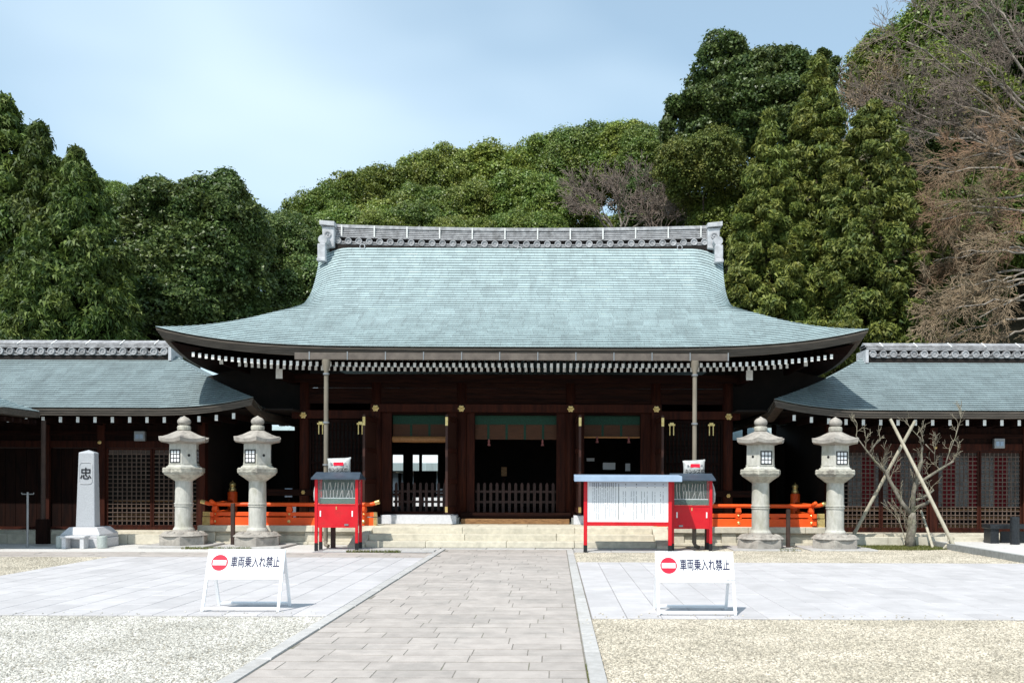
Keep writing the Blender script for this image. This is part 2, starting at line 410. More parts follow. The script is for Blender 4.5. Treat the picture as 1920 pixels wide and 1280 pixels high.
# pale paving either side of the path
sm = paver_mesh('paving_slab', M['slab'], 0.008)
def paving(name, x0, x1, y0, y1, w, l, keep=lambda a, b: True):
    p = tag(MB().sheet([[(x, yy, -0.02) for x in (x0, x1)] for yy in (y0, y1)]).build(name, M['joint_pale']), kind='structure')
    i = 0; x = x1 if x1 < 0 else x0; s = -1 if x1 < 0 else 1
    while (x - w * .3 > x0) if s < 0 else (x + w * .3 < x1):
        xa, xb = sorted((x, max(min(x + s * w, x1), x0)))
        yy = y0 - (0.5 * l if i % 2 else 0)
        while yy < y1 - 0.05:
            ya, yb = max(yy, y0), min(yy + l, y1)
            if yb - ya > 0.05 and keep((xa + xb) / 2, (ya + yb) / 2):
                stone(sm, 'paving_slab', p, xa + .003, xb - .003, ya + .003, yb - .003, 0.004 + rnd.uniform(-.0012, .0012), 0.03)
            yy += l
        x += s * w; i += 1
    return p
pavl = paving('left_pavement', -9.1, PL - 0.17, 10.65, 18.6, 0.41, 0.9)
pavr = paving('right_pavement', PR + 0.17, 9.32, 10.55, 17.75, 0.41, 0.9)

# the older stone strip crossing on the left and the landing before the steps
strip = tag(MB().sheet([[(x, yy, -0.019) for x in (-16, PL - 0.17)] for yy in (18.7, 20.1)]).build('old_paving', M['joint']), kind='structure')
yy = 18.72
for d in (0.34, 0.34, 0.34, 0.34):
    x = -16 + rnd.uniform(0, .8)
    while x < PL - 0.3:
        w = rnd.uniform(0.8, 1.3); x1 = min(x + w, PL - 0.18)
        stone(pm, 'paver', strip, x + .006, x1 - .006, yy + .012, yy + d - .012, -.016 + rnd.uniform(-.002, .003)); x = x1
    yy += d
land = tag(MB().sheet([[(x, yy, -0.0175) for x in (-5.4, 3.4)] for yy in (20.15, 21.3)]).build('landing', M['joint_pale']), kind='structure')
lm = paver_mesh('landing_slab', M['kerb'], 0.012)
for (ya, yb, xa, xb) in ((20.32, 20.75, -5.2, -2.7), (20.9, 21.28, -5.2, PL - .17), (20.93, 21.28, PL - .16, PR + .16), (20.3, 20.7, PR + .2, 3.2), (20.75, 21.28, PR + .17, 3.2)):
    x = xa
    while x < xb - .1:
        x1 = min(x + rnd.uniform(.8, 1.3), xb)
        if xb - x1 < .35: x1 = xb
        stone(lm, 'landing_slab', land, x + .005, x1 - .005, ya + .005, yb - .005, 0.008 + rnd.uniform(-.002, .003)); x = x1

# raised ground beyond the kerb on the far right
ks = tag(MB().box(9.44, 40, 8, 23.4, -0.02, 0.115).build('raised_forecourt', M['white_ground']), kind='structure')
y = 8.0
while y < 23.3:
    b = MB().box(9.32, 9.435, y + .004, min(y + 1.2, 23.3) - .004, -0.02, 0.13)
    b.build('kerb_stone', M['conc'], ks); y += 1.2

# gravel : pebbles scattered over the open areas
def gravel_object(name, rects, density, smin, smax, seed, pm_='pebble'):
    b = MB()
    lv = .010 if density < 100 else -.014
    for r in rects:
        if len(r) == 4:
            x0, x1, y0, y1 = r; b.quad((x0, y0, lv), (x1, y0, lv), (x1, y1, lv), (x0, y1, lv))
        else: b.add([(p[0], p[1], -.014) for p in r], [tuple(range(len(r)))])
    o = b.build(name, M['ground'])
    tag(o, kind='stuff'); o['label'] = 'pale tan gravel of small loose pebbles'
    t = bpy.data.node_groups.new('scatter_pebbles', 'GeometryNodeTree')
    t.interface.new_socket('Geometry', in_out='INPUT', socket_type='NodeSocketGeometry')
    t.interface.new_socket('Geometry', in_out='OUTPUT', socket_type='NodeSocketGeometry')
    N = t.nodes.new; K = t.links.new
    gi = N('NodeGroupInput'); go = N('NodeGroupOutput')
    dp = N('GeometryNodeDistributePointsOnFaces'); dp.inputs['Density'].default_value = density; dp.inputs['Seed'].default_value = seed
    ic = N('GeometryNodeMeshIcoSphere'); ic.inputs['Radius'].default_value = 1.0; ic.inputs['Subdivisions'].default_value = 1
    sm_ = N('GeometryNodeSetMaterial'); sm_.inputs['Material'].default_value = M[pm_]
    ip = N('GeometryNodeInstanceOnPoints'); jg = N('GeometryNodeJoinGeometry')
    rs = N('FunctionNodeRandomValue'); rs.data_type = 'FLOAT_VECTOR'
    rs.inputs[0].default_value = (smin, smin * .8, smin * .5); rs.inputs[1].default_value = (smax, smax * .8, smax * .55)
    rr = N('FunctionNodeRandomValue'); rr.data_type = 'FLOAT_VECTOR'
    rr.inputs[0].default_value = (-.5, -.5, 0); rr.inputs[1].default_value = (.5, .5, 6.283)
    K(gi.outputs[0], dp.inputs['Mesh']); K(dp.outputs['Points'], ip.inputs['Points'])
    K(ic.outputs['Mesh'], sm_.inputs['Geometry']); K(sm_.outputs['Geometry'], ip.inputs['Instance'])
    K(rs.outputs[0], ip.inputs['Scale'])
    e2 = N('FunctionNodeEulerToRotation'); K(rr.outputs[0], e2.inputs[0]); K(e2.outputs[0], ip.inputs['Rotation'])
    if density > 100: K(gi.outputs[0], jg.inputs['Geometry'])
    K(ip.outputs['Instances'], jg.inputs['Geometry'])
    K(jg.outputs[0], go.inputs[0])
    md = o.modifiers.new('pebbles', 'NODES'); md.node_group = t
    return o
gravel_object('gravel', [(-9.5, PL - .165, 5.0, 10.64)], 2900, 0.009, 0.020, 1, 'pebble_grey')
gravel_object('gravel', [(PR + .165, 9.3, 5.0, 10.54)], 2900, 0.009, 0.020, 3)
gravel_object('gravel', [(-9.0, -2.7, 10.66, 10.95)], 26, .008, .016, 5, 'pebble_grey')
gravel_object('gravel', [(.3, 9.2, 10.56, 10.9), (.28, .42, 5, 10.5)], 22, .008, .016, 6)
gravel_object('gravel', [(-14.5, -9.11, 12.5, 18.66), (PR + .17, 9.31, 17.77, 20.28), (3.25, 9.31, 20.28, 22.4)], 1500, 0.010, 0.020, 2)

# ================================================================ main hall
C = -1.03
YE, YR = 21.6, 27.6                                    # eave and ridge depth
YW = 24.2                                              # front wall line
hall = thing('shrine_hall', 'dark timber shrine hall with sweeping verdigris copper roof and grey tiled ridge', 'shrine', (C, YW, 0))
HE = 8.5
def zc(s): return 4.745 + 0.460 * s + 0.0384 * s * s
def sstep(a, b, x):
    t = min(1, max(0, (x - a) / (b - a))); return t * t * (3 - 2 * t)
def hw(s):
    a = HE - s; b = 5.79 + 0.34 * max(0, (s - 2.7) / 3.3) ** 2
    k = 0.35; h = max(0, min(1, 0.5 + 0.5 * (a - b) / k))
    return b * (1 - h) + a * h + k * h * (1 - h)
def up(u, s): return 0.46 * (min(abs(u), HE) / HE) ** 5 * max(0, 1 - (max(s, 0) / 3.2) ** 1.5)
def roof_pt(a, s, lift=0.0):
    w = hw(s); u = a * w
    drop = 0.30 * sstep(2.0, 4.2, s) * max(0, (abs(u) - (w - 0.9)) / 0.9) ** 2
    return (C + u, YE + s - lift * 0.5, zc(s) + up(u, s) - drop + lift)
NA = 44
AS = [math.copysign(abs(t) ** 0.8, t) for t in (-1 + 2 * k / NA for k in range(NA + 1))]
NC = 48
for i in range(NC):
    s0, s1 = 6.0 * i / NC, 6.0 * (i + 1) / NC + 0.02
    low = [roof_pt(a, s0 + .03, 0.006) for a in AS]; top = [roof_pt(a, s0, 0.032) for a in AS]; hi = [roof_pt(a, s1 + .03, 0.006) for a in AS]
    MB().sheet([low, top, hi]).build('copper_course', M['copper'], hall)
b = MB(); b.sheet([[(p[0], 2 * YR - p[1], p[2]) for p in (roof_pt(a, s) for a in AS)] for s in [6 * k / 12 for k in range(13)]])
b.build('rear_roof_slope', M['copper'], hall)
for sg in (-1, 1):
    b = MB(); rows = []
    for k in range(11):
        t = 2.65 * k / 10; u = HE - t; z0 = zc(t)
        row = []
        for j in range(17):
            yy = (YE + t) + (2 * (YR - YE) - 2 * t) * j / 16
            v = (8.5 - t) * (2 * j / 16 - 1)
            row.append((C + sg * u, yy, z0 + up(v, t)))
        rows.append(row)
    b.sheet(rows); b.build('side_roof_slope', M['copper'], hall)
    # gable wall and barge board
    pts = [(C + sg * 5.6, YE + s, zc(s) - 0.12) for s in (2.4, 3, 3.6, 4.2, 5, 5.6, 6.0)]
    poly = pts + [(p[0], 2 * YR - p[1], p[2]) for p in reversed(pts[:-1])]
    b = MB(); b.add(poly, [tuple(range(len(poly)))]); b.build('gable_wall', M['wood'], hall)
    b = MB()
    for mir in (0, 1):
        o_, i_ = [], []
        for k in range(11):
            s = 2.5 + 3.5 * k / 10; q = roof_pt(sg, s); yy = q[1] if not mir else 2 * YR - q[1]
            o_.append((q[0] - sg * 0.02, yy, q[2] - 0.004)); i_.append((q[0] - sg * 0.02, yy, q[2] - 0.30))
        b.sheet([o_, i_]); b.sheet([[(p[0] - sg * .08, p[1], p[2]) for p in o_], [(p[0] - sg * .08, p[1], p[2]) for p in i_]])
    b.build('barge_board', M['copper_dim'], hall)

# layered eave edge: four thin boards, each set back below the one above
for k in range(4):
    t0 = 0.012 + 0.03 * k; zt, zb = -0.005 - 0.052 * k, -0.055 - 0.052 * k
    b = MB()
    us = [HE * AS[j] for j in range(NA + 1)]
    rows = []
    for zz, tt in ((zt, t0), (zb, t0 + .006), (zb, t0 + 0.3)):
        rows.append([(C + (u / HE) * (HE - tt), YE + tt, zc(0) + up(u, 0) + zz) for u in us])
    b.sheet(rows)
    for sg in (-1, 1):
        rows = []
        for zz, tt in ((zt, t0), (zb, t0 + .006), (zb, t0 + 0.3)):
            rows.append([(C + sg * (HE - tt), YE + tt + (12 - 2 * tt) * j / 24, zc(0) + up(HE * (2 * j / 24 - 1), 0) + zz) for j in range(25)])
        b.sheet(rows)
    b.build('eave_board', M['copper_dim'], hall)

# soffit
def zs(t): return 4.47 + 0.25 * (t - 0.2)
b = MB(); rows = []
for t in (0.25, 0.8, 1.4, 2.0, 2.62):
    rows.append([(C + a * (HE - t), YE + t, zs(t) + up(a * HE, 0) * (1 - t / 3.2)) for a in AS])
b.sheet(rows)
for sg in (-1, 1):
    rows = []
    for t in (0.25, 0.8, 1.4, 2.0, 2.62):
        rows.append([(C + sg * (HE - t), YE + t + (12 - 2 * t) * j / 20, zs(t) + up(HE * (2 * j / 20 - 1), 0) * (1 - t / 3.2)) for j in range(21)])
    b.sheet(rows)
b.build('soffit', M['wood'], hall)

# rafters with whitened ends, two tiers
def rafter_proto(name, y0, y1, z0, slope):
    b = MB(); w, h = 0.062, 0.105
    dz = slope * (y1 - y0)
    vs = [(x, y, z) for (y, q) in ((0, 0), (y1 - y0, dz)) for (x, z) in ((-w / 2, q - h), (w / 2, q - h), (w / 2, q), (-w / 2, q))]
    b.add(vs, [(0, 1, 2, 3), (7, 6, 5, 4), (0, 4, 5, 1), (1, 5, 6, 2), (2, 6, 7, 3), (3, 7, 4, 0)])
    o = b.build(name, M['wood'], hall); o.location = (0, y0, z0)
    e = MB(); e.box(-w / 2 - .002, w / 2 + .002, -0.008, -0.001, -h - .002, .002); c = e.build('rafter_end', M['white'], o)
    return o, c
def rafters(name, y0, y1, z0, slope, umax, sp, extra):
    o, c = rafter_proto(name, y0, y1, z0, slope); n = int(umax / sp)
    first = True
    for k in range(-n, n + 1):
        u = k * sp
        if first: q = o; first = False
        else:
            q = o.copy(); COL.objects.link(q); e = c.copy(); COL.objects.link(e); e.parent = q
        q.location = (C + u, y0, z0 + up(u, 0) * extra)
rafters('flying_rafter', 21.86, 22.75, 4.415, 0.25, 7.72, 0.157, 0.85)
rafters('base_rafter', 22.36, YW, 4.375, 0.12, 6.9, 0.157, 0.75)
for sg in (-1, 1):                                      # whitened beam ends at the corners
    for (u, yy, w, h, zz) in ((5.95, 22.95, 0.16, 0.25, 4.15), (7.25, 22.5, .085, .2, 4.45)):
        bo = MB().box(C + sg * u - w / 2, C + sg * u + w / 2, yy, YW + .3, zz, zz + h).build('purlin', M['wood_h'], hall)
        MB().box(C + sg * u - w / 2 - .003, C + sg * u + w / 2 + .003, yy - .012, yy - .001, zz - .003, zz + h + .003).build('purlin_end', M['white'], bo)

# gutter and downpipes
gx0, gx1 = X(553, 21.5), X(1365, 21.5)
gut = MB().box(gx0, gx1, 21.43, 21.56, 4.44, 4.60).build('gutter', M['gutter'], hall)
x = gx0 + .35
while x < gx1:
    MB().box(x - .012, x + .012, 21.418, 21.429, 4.43, 4.62).build('gutter_bracket', M['silver'], gut); x += 0.9
for px in (611, 1302):
    xx = X(px, 21.5)
    b = MB(); b.lathe([(0.10, 4.44), (0.10, 4.33), (0.052, 4.16), (0.052, 4.12)], 14, (xx, 21.5, 0), cap=False)
    b.lathe([(0.052, 4.12), (0.052, 0.12)], 14, (xx, 21.5, 0), cap=False)
    dp = b.build('downpipe', M['pipe'], hall, smooth=True)
    for zz in (4.10, 2.95, 1.95, 0.9):
        MB().lathe([(0.054, -.02), (0.075, -.02), (0.075, .02), (0.054, .02)], 14, (xx, 21.5, zz), cap=False).build('pipe_clip', M['silver'], dp, smooth=False)
    MB().tube([(xx, 21.5, .14), (xx + .02, 21.42, .06), (xx + .10, 21.36, .03)], .045, 8).build('pipe_foot', M['pipe'], dp)

# tiled ridge
RZ = 8.545
def ridge_lift(u): return 0.11 * (abs(u) / 6.0) ** 2
RU = [-5.75 + 11.5 * k / 40 for k in range(41)]
def ridge_layer(name, w, z0, z1, m, n0=0.0):
    b = MB()
    prof = ((-w, z0), (-w, z1), (w, z1), (w, z0))
    b.loft([[(C + u, YR + q + n0, RZ + z + ridge_lift(u)) for q, z in prof] for u in RU]); return b.build(name, m, hall)
ridge_layer('ridge_bed', 0.40, -0.28, 0.02, M['dark'])
ridge_layer('ridge_core', 0.24, 0.0, 0.5, M['dark'])  # bed and core coloured near-black as the shade between the round tiles
for k in range(5):
    w = 0.335 - 0.014 * k; z0 = 0.255 + 0.058 * k
    ridge_layer('ridge_tile_course', w, z0, z0 + 0.036, M['tile'])
ridge_layer('ridge_cap', 0.30, 0.545, 0.64, M['tile'])
def strap(parent, x, y, z0, z1, m): return MB().box(x - .02, x + .02, y - .012, y, z0, z1).build('ridge_strap', m, parent)
k = -5.4
while k <= 5.45:
    strap(hall, C + k, YR - .336, RZ + .28 + ridge_lift(k), RZ + .62 + ridge_lift(k), M['strap']); k += 0.982
def disc_mesh():
    b = MB(); rot = Matrix.Rotation(R(90), 4, 'X')
    def ring(r, y): return [(r * math.cos(t), y, r * math.sin(t)) for t in (2 * math.pi * j / 14 for j in range(14))]
    b.loft([ring(.10, .30), ring(.10, -.02), ring(.076, -.02), ring(.072, .004), ring(.03, .004), ring(.026, -.008)], cap=True)
    return b.mesh('round_ridge_tile', M['tile'])
DM = disc_mesh()
def curve_mesh():
    b = MB()
    for (r, dz) in ((.10, 0), (.078, .012)):
        o_, i_ = [], []
        for j in range(7):
            t = math.pi + math.pi * j / 6
            o_.append((1.28 * r * math.cos(t), -.01 if dz else 0, .55 * r * math.sin(t) + .01 + dz)); i_.append((1.28 * r * math.cos(t), .28, .55 * r * math.sin(t) + .01 + dz))
        b.sheet([o_, i_]); b.sheet([[(p[0], p[1], p[2] + .022) for p in o_], o_])
    b.box(-.11, .11, .02, .26, .035, .075)
    return b.mesh('pan_ridge_tile', M['tile'])
CM = curve_mesh()
def ridge_tiles(parent, xs, y, zf):
    for x in xs:
        o = bpy.data.objects.new('round_ridge_tile', DM); COL.objects.link(o); put(o, parent); o.location = (x, y, zf(x))
    for x0, x1 in zip(xs[:-1], xs[1:]):
        o = bpy.data.objects.new('pan_ridge_tile', CM); COL.objects.link(o); put(o, parent); o.location = ((x0 + x1) / 2, y + .02, zf((x0 + x1) / 2) - .07)
ridge_tiles(hall, [C + u for u in np.linspace(-5.5, 5.5, 36)], YR - .40, lambda x: 8.67 + ridge_lift(x - C))
for u in (-4.75, -0.05, 4.75):
    b = MB(); b.tube([(C + u + .075 * math.cos(t), YR - .47, 8.50 + ridge_lift(u) + .075 * math.sin(t)) for t in np.linspace(0, 2 * math.pi, 13)], .014, 6, cap=False)
    b.build('roof_ring', M['tile_pale'], hall)
for sg in (-1, 1):
    xc = C + sg * 5.76; w = .185
    base = MB().prism([(xc - w, 8.53), (xc + w * .75 * 1, 8.50), (xc + w, 9.14), (xc - w, 9.14)] if sg > 0 else [(xc - w * .75, 8.50), (xc + w, 8.53), (xc + w, 9.14), (xc - w, 9.14)], YR - .55, YR + .55).build('ridge_end_tile', M['tile_pale'], hall, bevel=.02)
    xa, xb = sorted((xc - sg * w * 1.08, xc + sg * w * 1.3))
    b = MB(); za, zb_ = (9.15, 9.19) if sg > 0 else (9.19, 9.15)
    b.prism([(xa, za), (xb, zb_), (xb, zb_ + .13), (xa, za + .12)], YR - .62, YR + .62); b.build('end_tile_cap', M['tile_pale'], base)
    b = MB(); b.tube([(xc + .085 * math.cos(t), YR - .565, 8.90 + .085 * math.sin(t)) for t in np.linspace(0, 2 * math.pi, 17)], .02, 6, cap=False); b.lathe([(.03, -.02), (.03, .02)], 10, (xc, YR - .56, 8.90)); b.build('end_tile_ring', M['tile'], base)
    xr = xc + sg * .06
    b = MB(); b.tube([(xr, YR - .95, 8.65), (xr, YR - .5, 8.70)], .13, 16); b.build('end_tile_roll', M['tile_pale'], base, smooth=False)
    b = MB(); b.box(xr - .115, xr + .115, YR - 1.08, YR - .9, 8.06, 8.50); b.box(xr - .128, xr + .128, YR - 1.12, YR - .9, 7.98, 8.08); b.build('end_drop_plate', M['tile_pale'], base, bevel=.015)

# ---- body of the hall
US = (-5.64, -3.72, -1.45, 1.45, 3.72, 5.64)
for u in US:
    b = MB(); b.lathe([(0.14, .45), (0.14, 4.36)], 16, (C + u, YW, 0)); b.build('pillar', M['wood_red'], hall, smooth=True)
    b = MB(); b.lathe([(.24, .44), (.22, .50)], 16, (C + u, YW, 0)); b.build('pillar_base', M['step'], hall)
def beam(name, u0, u1, z0, z1, y0=24.0, y1=24.3, m='wood_h'): return MB().box(C + u0, C + u1, y0, y1, z0, z1).build(name, M[m], hall, bevel=.006)
beam('head_beam', -5.95, 5.95, 4.18, 4.40, 24.02, 24.38)
beam('tie_beam', -3.86, 3.86, 3.40, 3.61, 24.03, 24.37, 'wood_red')
for sg in (-1, 1):
    a, b_ = sorted((sg * 3.60, sg * 5.95)); beam('tie_beam', a, b_, 3.22, 3.44, 24.045, 24.355, 'wood_red')
for k in range(4):                                      # boarding between the beams
    z0 = 3.62 + k * .14
    MB().box(C - 5.6, C + 5.6, 24.14, 24.18, z0 + .004, z0 + .136).build('wall_board', M['wood_h'], hall)
def nail_cover(u, z, y, r=.085):
    o = MB(); o.lathe([(r, 0), (r, .02), (r * .75, .03), (r * .35, .03), (r * .3, .055), (.01, .065)], 6)
    for k in range(6):
        t = 2 * math.pi * k / 6; o.lathe([(r * .36, .0), (r * .36, .032), (.004, .04)], 8, (r * .72 * math.cos(t), r * .72 * math.sin(t), 0))
    q = o.build('nail_cover', M['gold'], hall); q.rotation_euler = (R(90), 0, 0); q.location = (C + u, y, z); return q
for u in US:
    outer = abs(u) > 5
    nail_cover(u, Z(779.5, 24) if outer else Z(766, 24), 24.028 if not outer else 24.04)
nail_cover(-5.64, Z(924, 24.0), 24.06, .05); nail_cover(5.64, Z(928, 24.0), 24.06, .05)
beam('waist_beam', -6.6, -4.9, 1.17, 1.34, 24.06, 24.2); beam('waist_beam', 5.0, 6.6, 1.17, 1.34, 24.06, 24.2)
# outer bays: lattice shutters
for sg in (-1, 1):
    a, b_ = sorted((sg * 3.88, sg * 5.50))
    sh = MB(); w = .05
    for (x0, x1, z0, z1) in ((a, b_, 3.12, 3.2), (a, b_, .95, 1.05), (a, a + w, 1.05, 3.12), (b_ - w, b_, 1.05, 3.12), (a + w, b_ - w, 2.02, 2.08)):
        sh.box(C + x0, C + x1, 24.12, 24.18, z0, z1)
    s = sh.build('lattice_shutter', M['wood'], hall)
    MB().box(C + a, C + b_, 24.22, 24.25, .7, 3.2).build('shutter_backing', M['dark'], s)
    n = 15
    for k in range(n):
        x = a + w + (b_ - a - 2 * w) * (k + .5) / n
        MB().box(C + x - .016, C + x + .016, 24.135, 24.165, 1.055, 2.015).build('lattice_bar', M['wood_h'], s)
        MB().box(C + x - .016, C + x + .016, 24.135, 24.165, 2.085, 3.115).build('lattice_bar', M['wood_h'], s)
    for z0 in (1.25, 1.36, 1.47, 1.75, 1.86, 2.3, 2.41, 2.52, 2.63, 2.9, 3.0):
        MB().box(C + a + w, C + b_ - w, 24.17, 24.195, z0, z0 + .02).build('lattice_rail', M['wood_h'], s)
    MB().box(C + a, C + b_, 24.1, 24.2, .45, .94).build('dado_board', M['wood_h'], hall)
    for uu in (sg * 4.13, sg * 5.18):
        b = MB(); b.box(C + uu - .09, C + uu + .09, 24.03, 24.08, 3.055, 3.10); b.box(C + uu - .05, C + uu + .05, 24.03, 24.08, 3.10, 3.135)
        for d in (-.05, .05): b.box(C + uu + d - .012, C + uu + d + .012, 24.04, 24.07, 2.80, 3.055)
        b.build('shutter_hook', M['gold'], hall)
# doorways: jambs, thresholds, floor
OPEN = ((X(735, 24.3) - C, X(838, 24.3) - C), (X(890, 24.3) - C, X(1043, 24.3) - C), (X(1095, 24.3) - C, X(1200, 24.3) - C))
bays = ((-3.72, -1.45), (-1.45, 1.45), (1.45, 3.72))
for (o0, o1), (p0, p1) in zip(OPEN, bays):
    for (a, b_) in ((p0 + .13, o0), (o1, p1 - .13)):
        if b_ > a + .02: MB().box(C + a, C + b_, 24.2, 24.27, .5, 3.4).build('door_jamb', M['wood_red'], hall)
    MB().box(C + o0 - .2, C + o1 + .2, 24.22, 24.34, 3.34, 3.40).build('lintel', M['wood_h'], hall)
for sg in (-1, 1):
    a, b_ = sorted((sg * 1.53, sg * 3.5))
    MB().box(C + a, C + b_, 23.62, 24.14, .45, .68).build('sill_stone', M['sill'], hall, bevel=.008)
    MB().box(C + a - .02, C + b_ + .02, 24.15, 24.3, .45, .76).build('threshold', M['wood_h'], hall)
    a2, b2 = sorted((sg * 3.5 + sg * .01, sg * 4.1)); MB().box(C + a2, C + b2, 23.66, 24.08, .45, .62).build('sill_stone', M['conc'], hall)
MB().box(C - 1.42, C + 1.42, 23.72, 24.0, .45, .585).build('wooden_step', M['wood_step'], hall, bevel=.01)
MB().box(C - 1.46, C + 1.46, 24.003, 24.3, .45, .74).build('threshold', M['wood_h'], hall)
for sg in (-1, 1): MB().box(C + sg * 1.62 - .15, C + sg * 1.62 + .15, 23.7, 23.925, .45, .62).build('pillar_block', M['conc'], hall)
# open door leaves, standing out at right angles
def leaf(u, tw):
    b = MB(); L_ = .98; Mx = Matrix.Translation((C + u, 24.03, 0)) @ Matrix.Rotation(R(tw), 4, 'Z')
    b.box(-.03, .03, -L_, 0, .74, 3.26, Mx); o = b.build('door_leaf', M['wood_door'], hall)
    for z0, z1 in ((.78, .92), (2.98, 3.2)):
        MB().box(-.033, .033, -L_ - .004, -L_ + .02, z0, z1, Mx).build('door_fitting', M['gold'], o)
    for z0 in (.78, 1.5, 2.3, 3.1):
        for e in (-1, 1): MB().box(e * .045 - .012, e * .045 + .012, -L_ + .06, -.02, z0, z0 + .12, Mx).build('door_rail', M['wood_red'], o)
leaf(-3.74, -5); leaf(-1.62, -6); leaf(1.62, 3); leaf(3.74, 2)
# platform
p = MB().box(C - 7.75, C + 7.75, 22.72, 33, -.02, .40).build('stone_platform', M['step'], hall)
def stones(name, x0, x1, y0, y1, z0, z1, l, m, parent, bev=.008):
    x = x0
    while x < x1 - .02:
        xe = min(x + l * rnd.uniform(.9, 1.1), x1)
        if x1 - xe < .3 * l: xe = x1
        MB().box(x + .004, xe - .004, y0, y1, z0, z1).build(name, M[m], parent, bevel=bev); x = xe
stones('cap_stone', C - 7.86, C + 7.86, 22.56, 23.5, .30, .45, 1.35, 'step', p)
stones('deck_stone', C - 7.86, C + 7.86, 23.505, 24.5, .32, .448, 1.5, 'step', p)
stones('foot_stone', C - 7.86, C + 7.86, 22.58, 22.72, -.02, .05, 1.5, 'step', p)
x = C - 7.8
k = 0
while x < C + 7.7:
    MB().box(x + .004, x + .36, 22.62, 22.74, .055, .285).build('panel_post', M['step'], p)
    MB().box(x + .37, x + 1.29, 22.67, 22.76, .055, .20).build('panel_stone', M['step'], p); x += 1.3
# interior
MB().box(C - 5.6, C + 5.6, 24.32, 31, .45, .70).build('floor_board', M['wood_h'], hall)
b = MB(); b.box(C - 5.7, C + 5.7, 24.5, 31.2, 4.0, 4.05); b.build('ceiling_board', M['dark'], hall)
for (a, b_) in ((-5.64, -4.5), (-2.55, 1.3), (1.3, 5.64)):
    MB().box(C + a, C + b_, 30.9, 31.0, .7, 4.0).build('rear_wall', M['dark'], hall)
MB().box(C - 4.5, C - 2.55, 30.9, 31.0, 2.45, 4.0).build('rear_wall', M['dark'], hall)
for (a, b_, z0, z1) in ((-4.13, -3.8, .7, 2.45), (-3.77, -3.0, 1.0, 1.9), (-2.95, -2.56, 1.3, 2.45)): MB().box(C + a, C + b_, 30.85, 30.89, z0, z1).build('added_dark_board', M['dark'], hall)  # boards added to darken the bright view into the courtyard
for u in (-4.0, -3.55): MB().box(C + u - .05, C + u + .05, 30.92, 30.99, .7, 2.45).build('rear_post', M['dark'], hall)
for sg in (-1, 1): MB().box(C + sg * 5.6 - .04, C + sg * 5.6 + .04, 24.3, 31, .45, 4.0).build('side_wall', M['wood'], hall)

# blinds in the three doorways
for i, (o0, o1) in enumerate(OPEN):
    lab = ('bamboo blind with green brocade top rolled at an edge coloured as if lit in left doorway', 'widest bamboo blind with green brocade bands in the central doorway', 'bamboo blind with green top hanging above the white notice board')[i]
    zb = Z((823, 824, 818)[i], 24.45); yb = 24.42
    t = thing('bamboo_blind', lab, 'blind', (C + (o0 + o1) / 2, yb, zb), 'blinds in the hall doorways')
    s = MB(); z = zb
    while z < 3.30: s.box(C + o0, C + o1, yb, yb + .012, z + .003, z + .019); z += .022
    tag(s.build('blind_slats', M['blind'], t), kind='stuff')
    MB().box(C + o0, C + o1, yb - .012, yb - .002, Z(796, yb), 3.335).build('brocade_band', M['brocade'], t)
    n = (2, 4, 2)[i]
    for k in range(n):
        x = C + o0 + (o1 - o0) * (k + 1) / (n + 1) if n == 2 else C + o0 + (o1 - o0) * (k + .72) / (n + .45)
        MB().box(x - .03, x + .03, yb - .009, yb - .001, zb, Z(796, yb) - .003).build('brocade_strip', M['brocade'], t)
    if i != 1:
        b = MB(); b.tube([(C + o0, yb - .03, zb - .02), (C + o1, yb - .03, zb - .02)], (.085, .085) if i == 0 else (.025, .025), 10); b.build('blind_roll', M['blindroll'], t)
    for q in ((), (-.72, .72), (-.4, .45))[i]:
        xx = C + (o0 + o1) / 2 + q
        b = MB(); b.tube([(xx, yb - .06, zb + .01), (xx, yb - .06, zb - .06), (xx, yb - .06, zb - .08), (xx, yb - .06, zb - .17)], (.008, .035, .02, .05), 8); b.build('tassel', M['tassel'], t)

# low picket gates
for i, (o0, o1) in enumerate(OPEN):
    lab = ('dark low picket gate in left doorway with bright courtyard behind', 'dark low picket gate across the central doorway', 'dark low picket gate partly hidden by the notice board')[i]
    t = thing('picket_gate', lab, 'gate', (C + (o0 + o1) / 2, 24.5, .7), 'picket gates in the hall doorways')
    n = (9, 13, 9)[i]
    zt = Z(905, 24.5)
    for k in range(n):
        x = C + o0 + (o1 - o0) * (k + .5) / n
        MB().prism([(x - .038, .71), (x + .038, .71), (x + .038, zt - .05), (x + .018, zt), (x - .018, zt), (x - .038, zt - .05)], 24.47, 24.495).build('picket', M['wood_door'], t)
    for z0 in (.98, 1.26): MB().box(C + o0, C + o1, 24.5, 24.53, z0, z0 + .06).build('gate_rail', M['wood_door'], t)

# small things inside the hall
def inner(name, px, py, w, h, Y, m, label, cat):
    x, z = X(px, Y), Z(py, Y)
    o = thing(name, label, cat, (x, Y, z))
    MB().box(x - w / 2, x + w / 2, Y, Y + .02, z - h / 2, z + h / 2).build('sheet', M[m], o)
    b = MB(); b.box(x - w / 2 - .02, x + w / 2 + .02, Y + .022, Y + .05, z - h / 2 - .02, z + h / 2 + .02); b.build('backing', M['wood'], o)
    bs = MB().box(x - .03, x + .03, Y + .052, Y + .09, .7, z).build('stand_leg', M['wood'], o)
inner('notice_stand', 945, 884, .16, .26, 26.5, 'wood_step', 'small tan wooden notice on a stand inside the central doorway', 'notice')
inner('notice_stand', 549, 962, .16, .30, 23.4, 'paper', 'white card standing behind the left vermilion railing', 'notice')
inner('notice_stand', 541, 925, .20, .24, 24.6, 'paleblue', 'pale blue card on a stand in the gap left of the hall', 'notice')
inner('notice_stand', 1142, 873, .36, .2, 26.5, 'paper', 'small white paper notice inside the right doorway above notice board', 'notice')
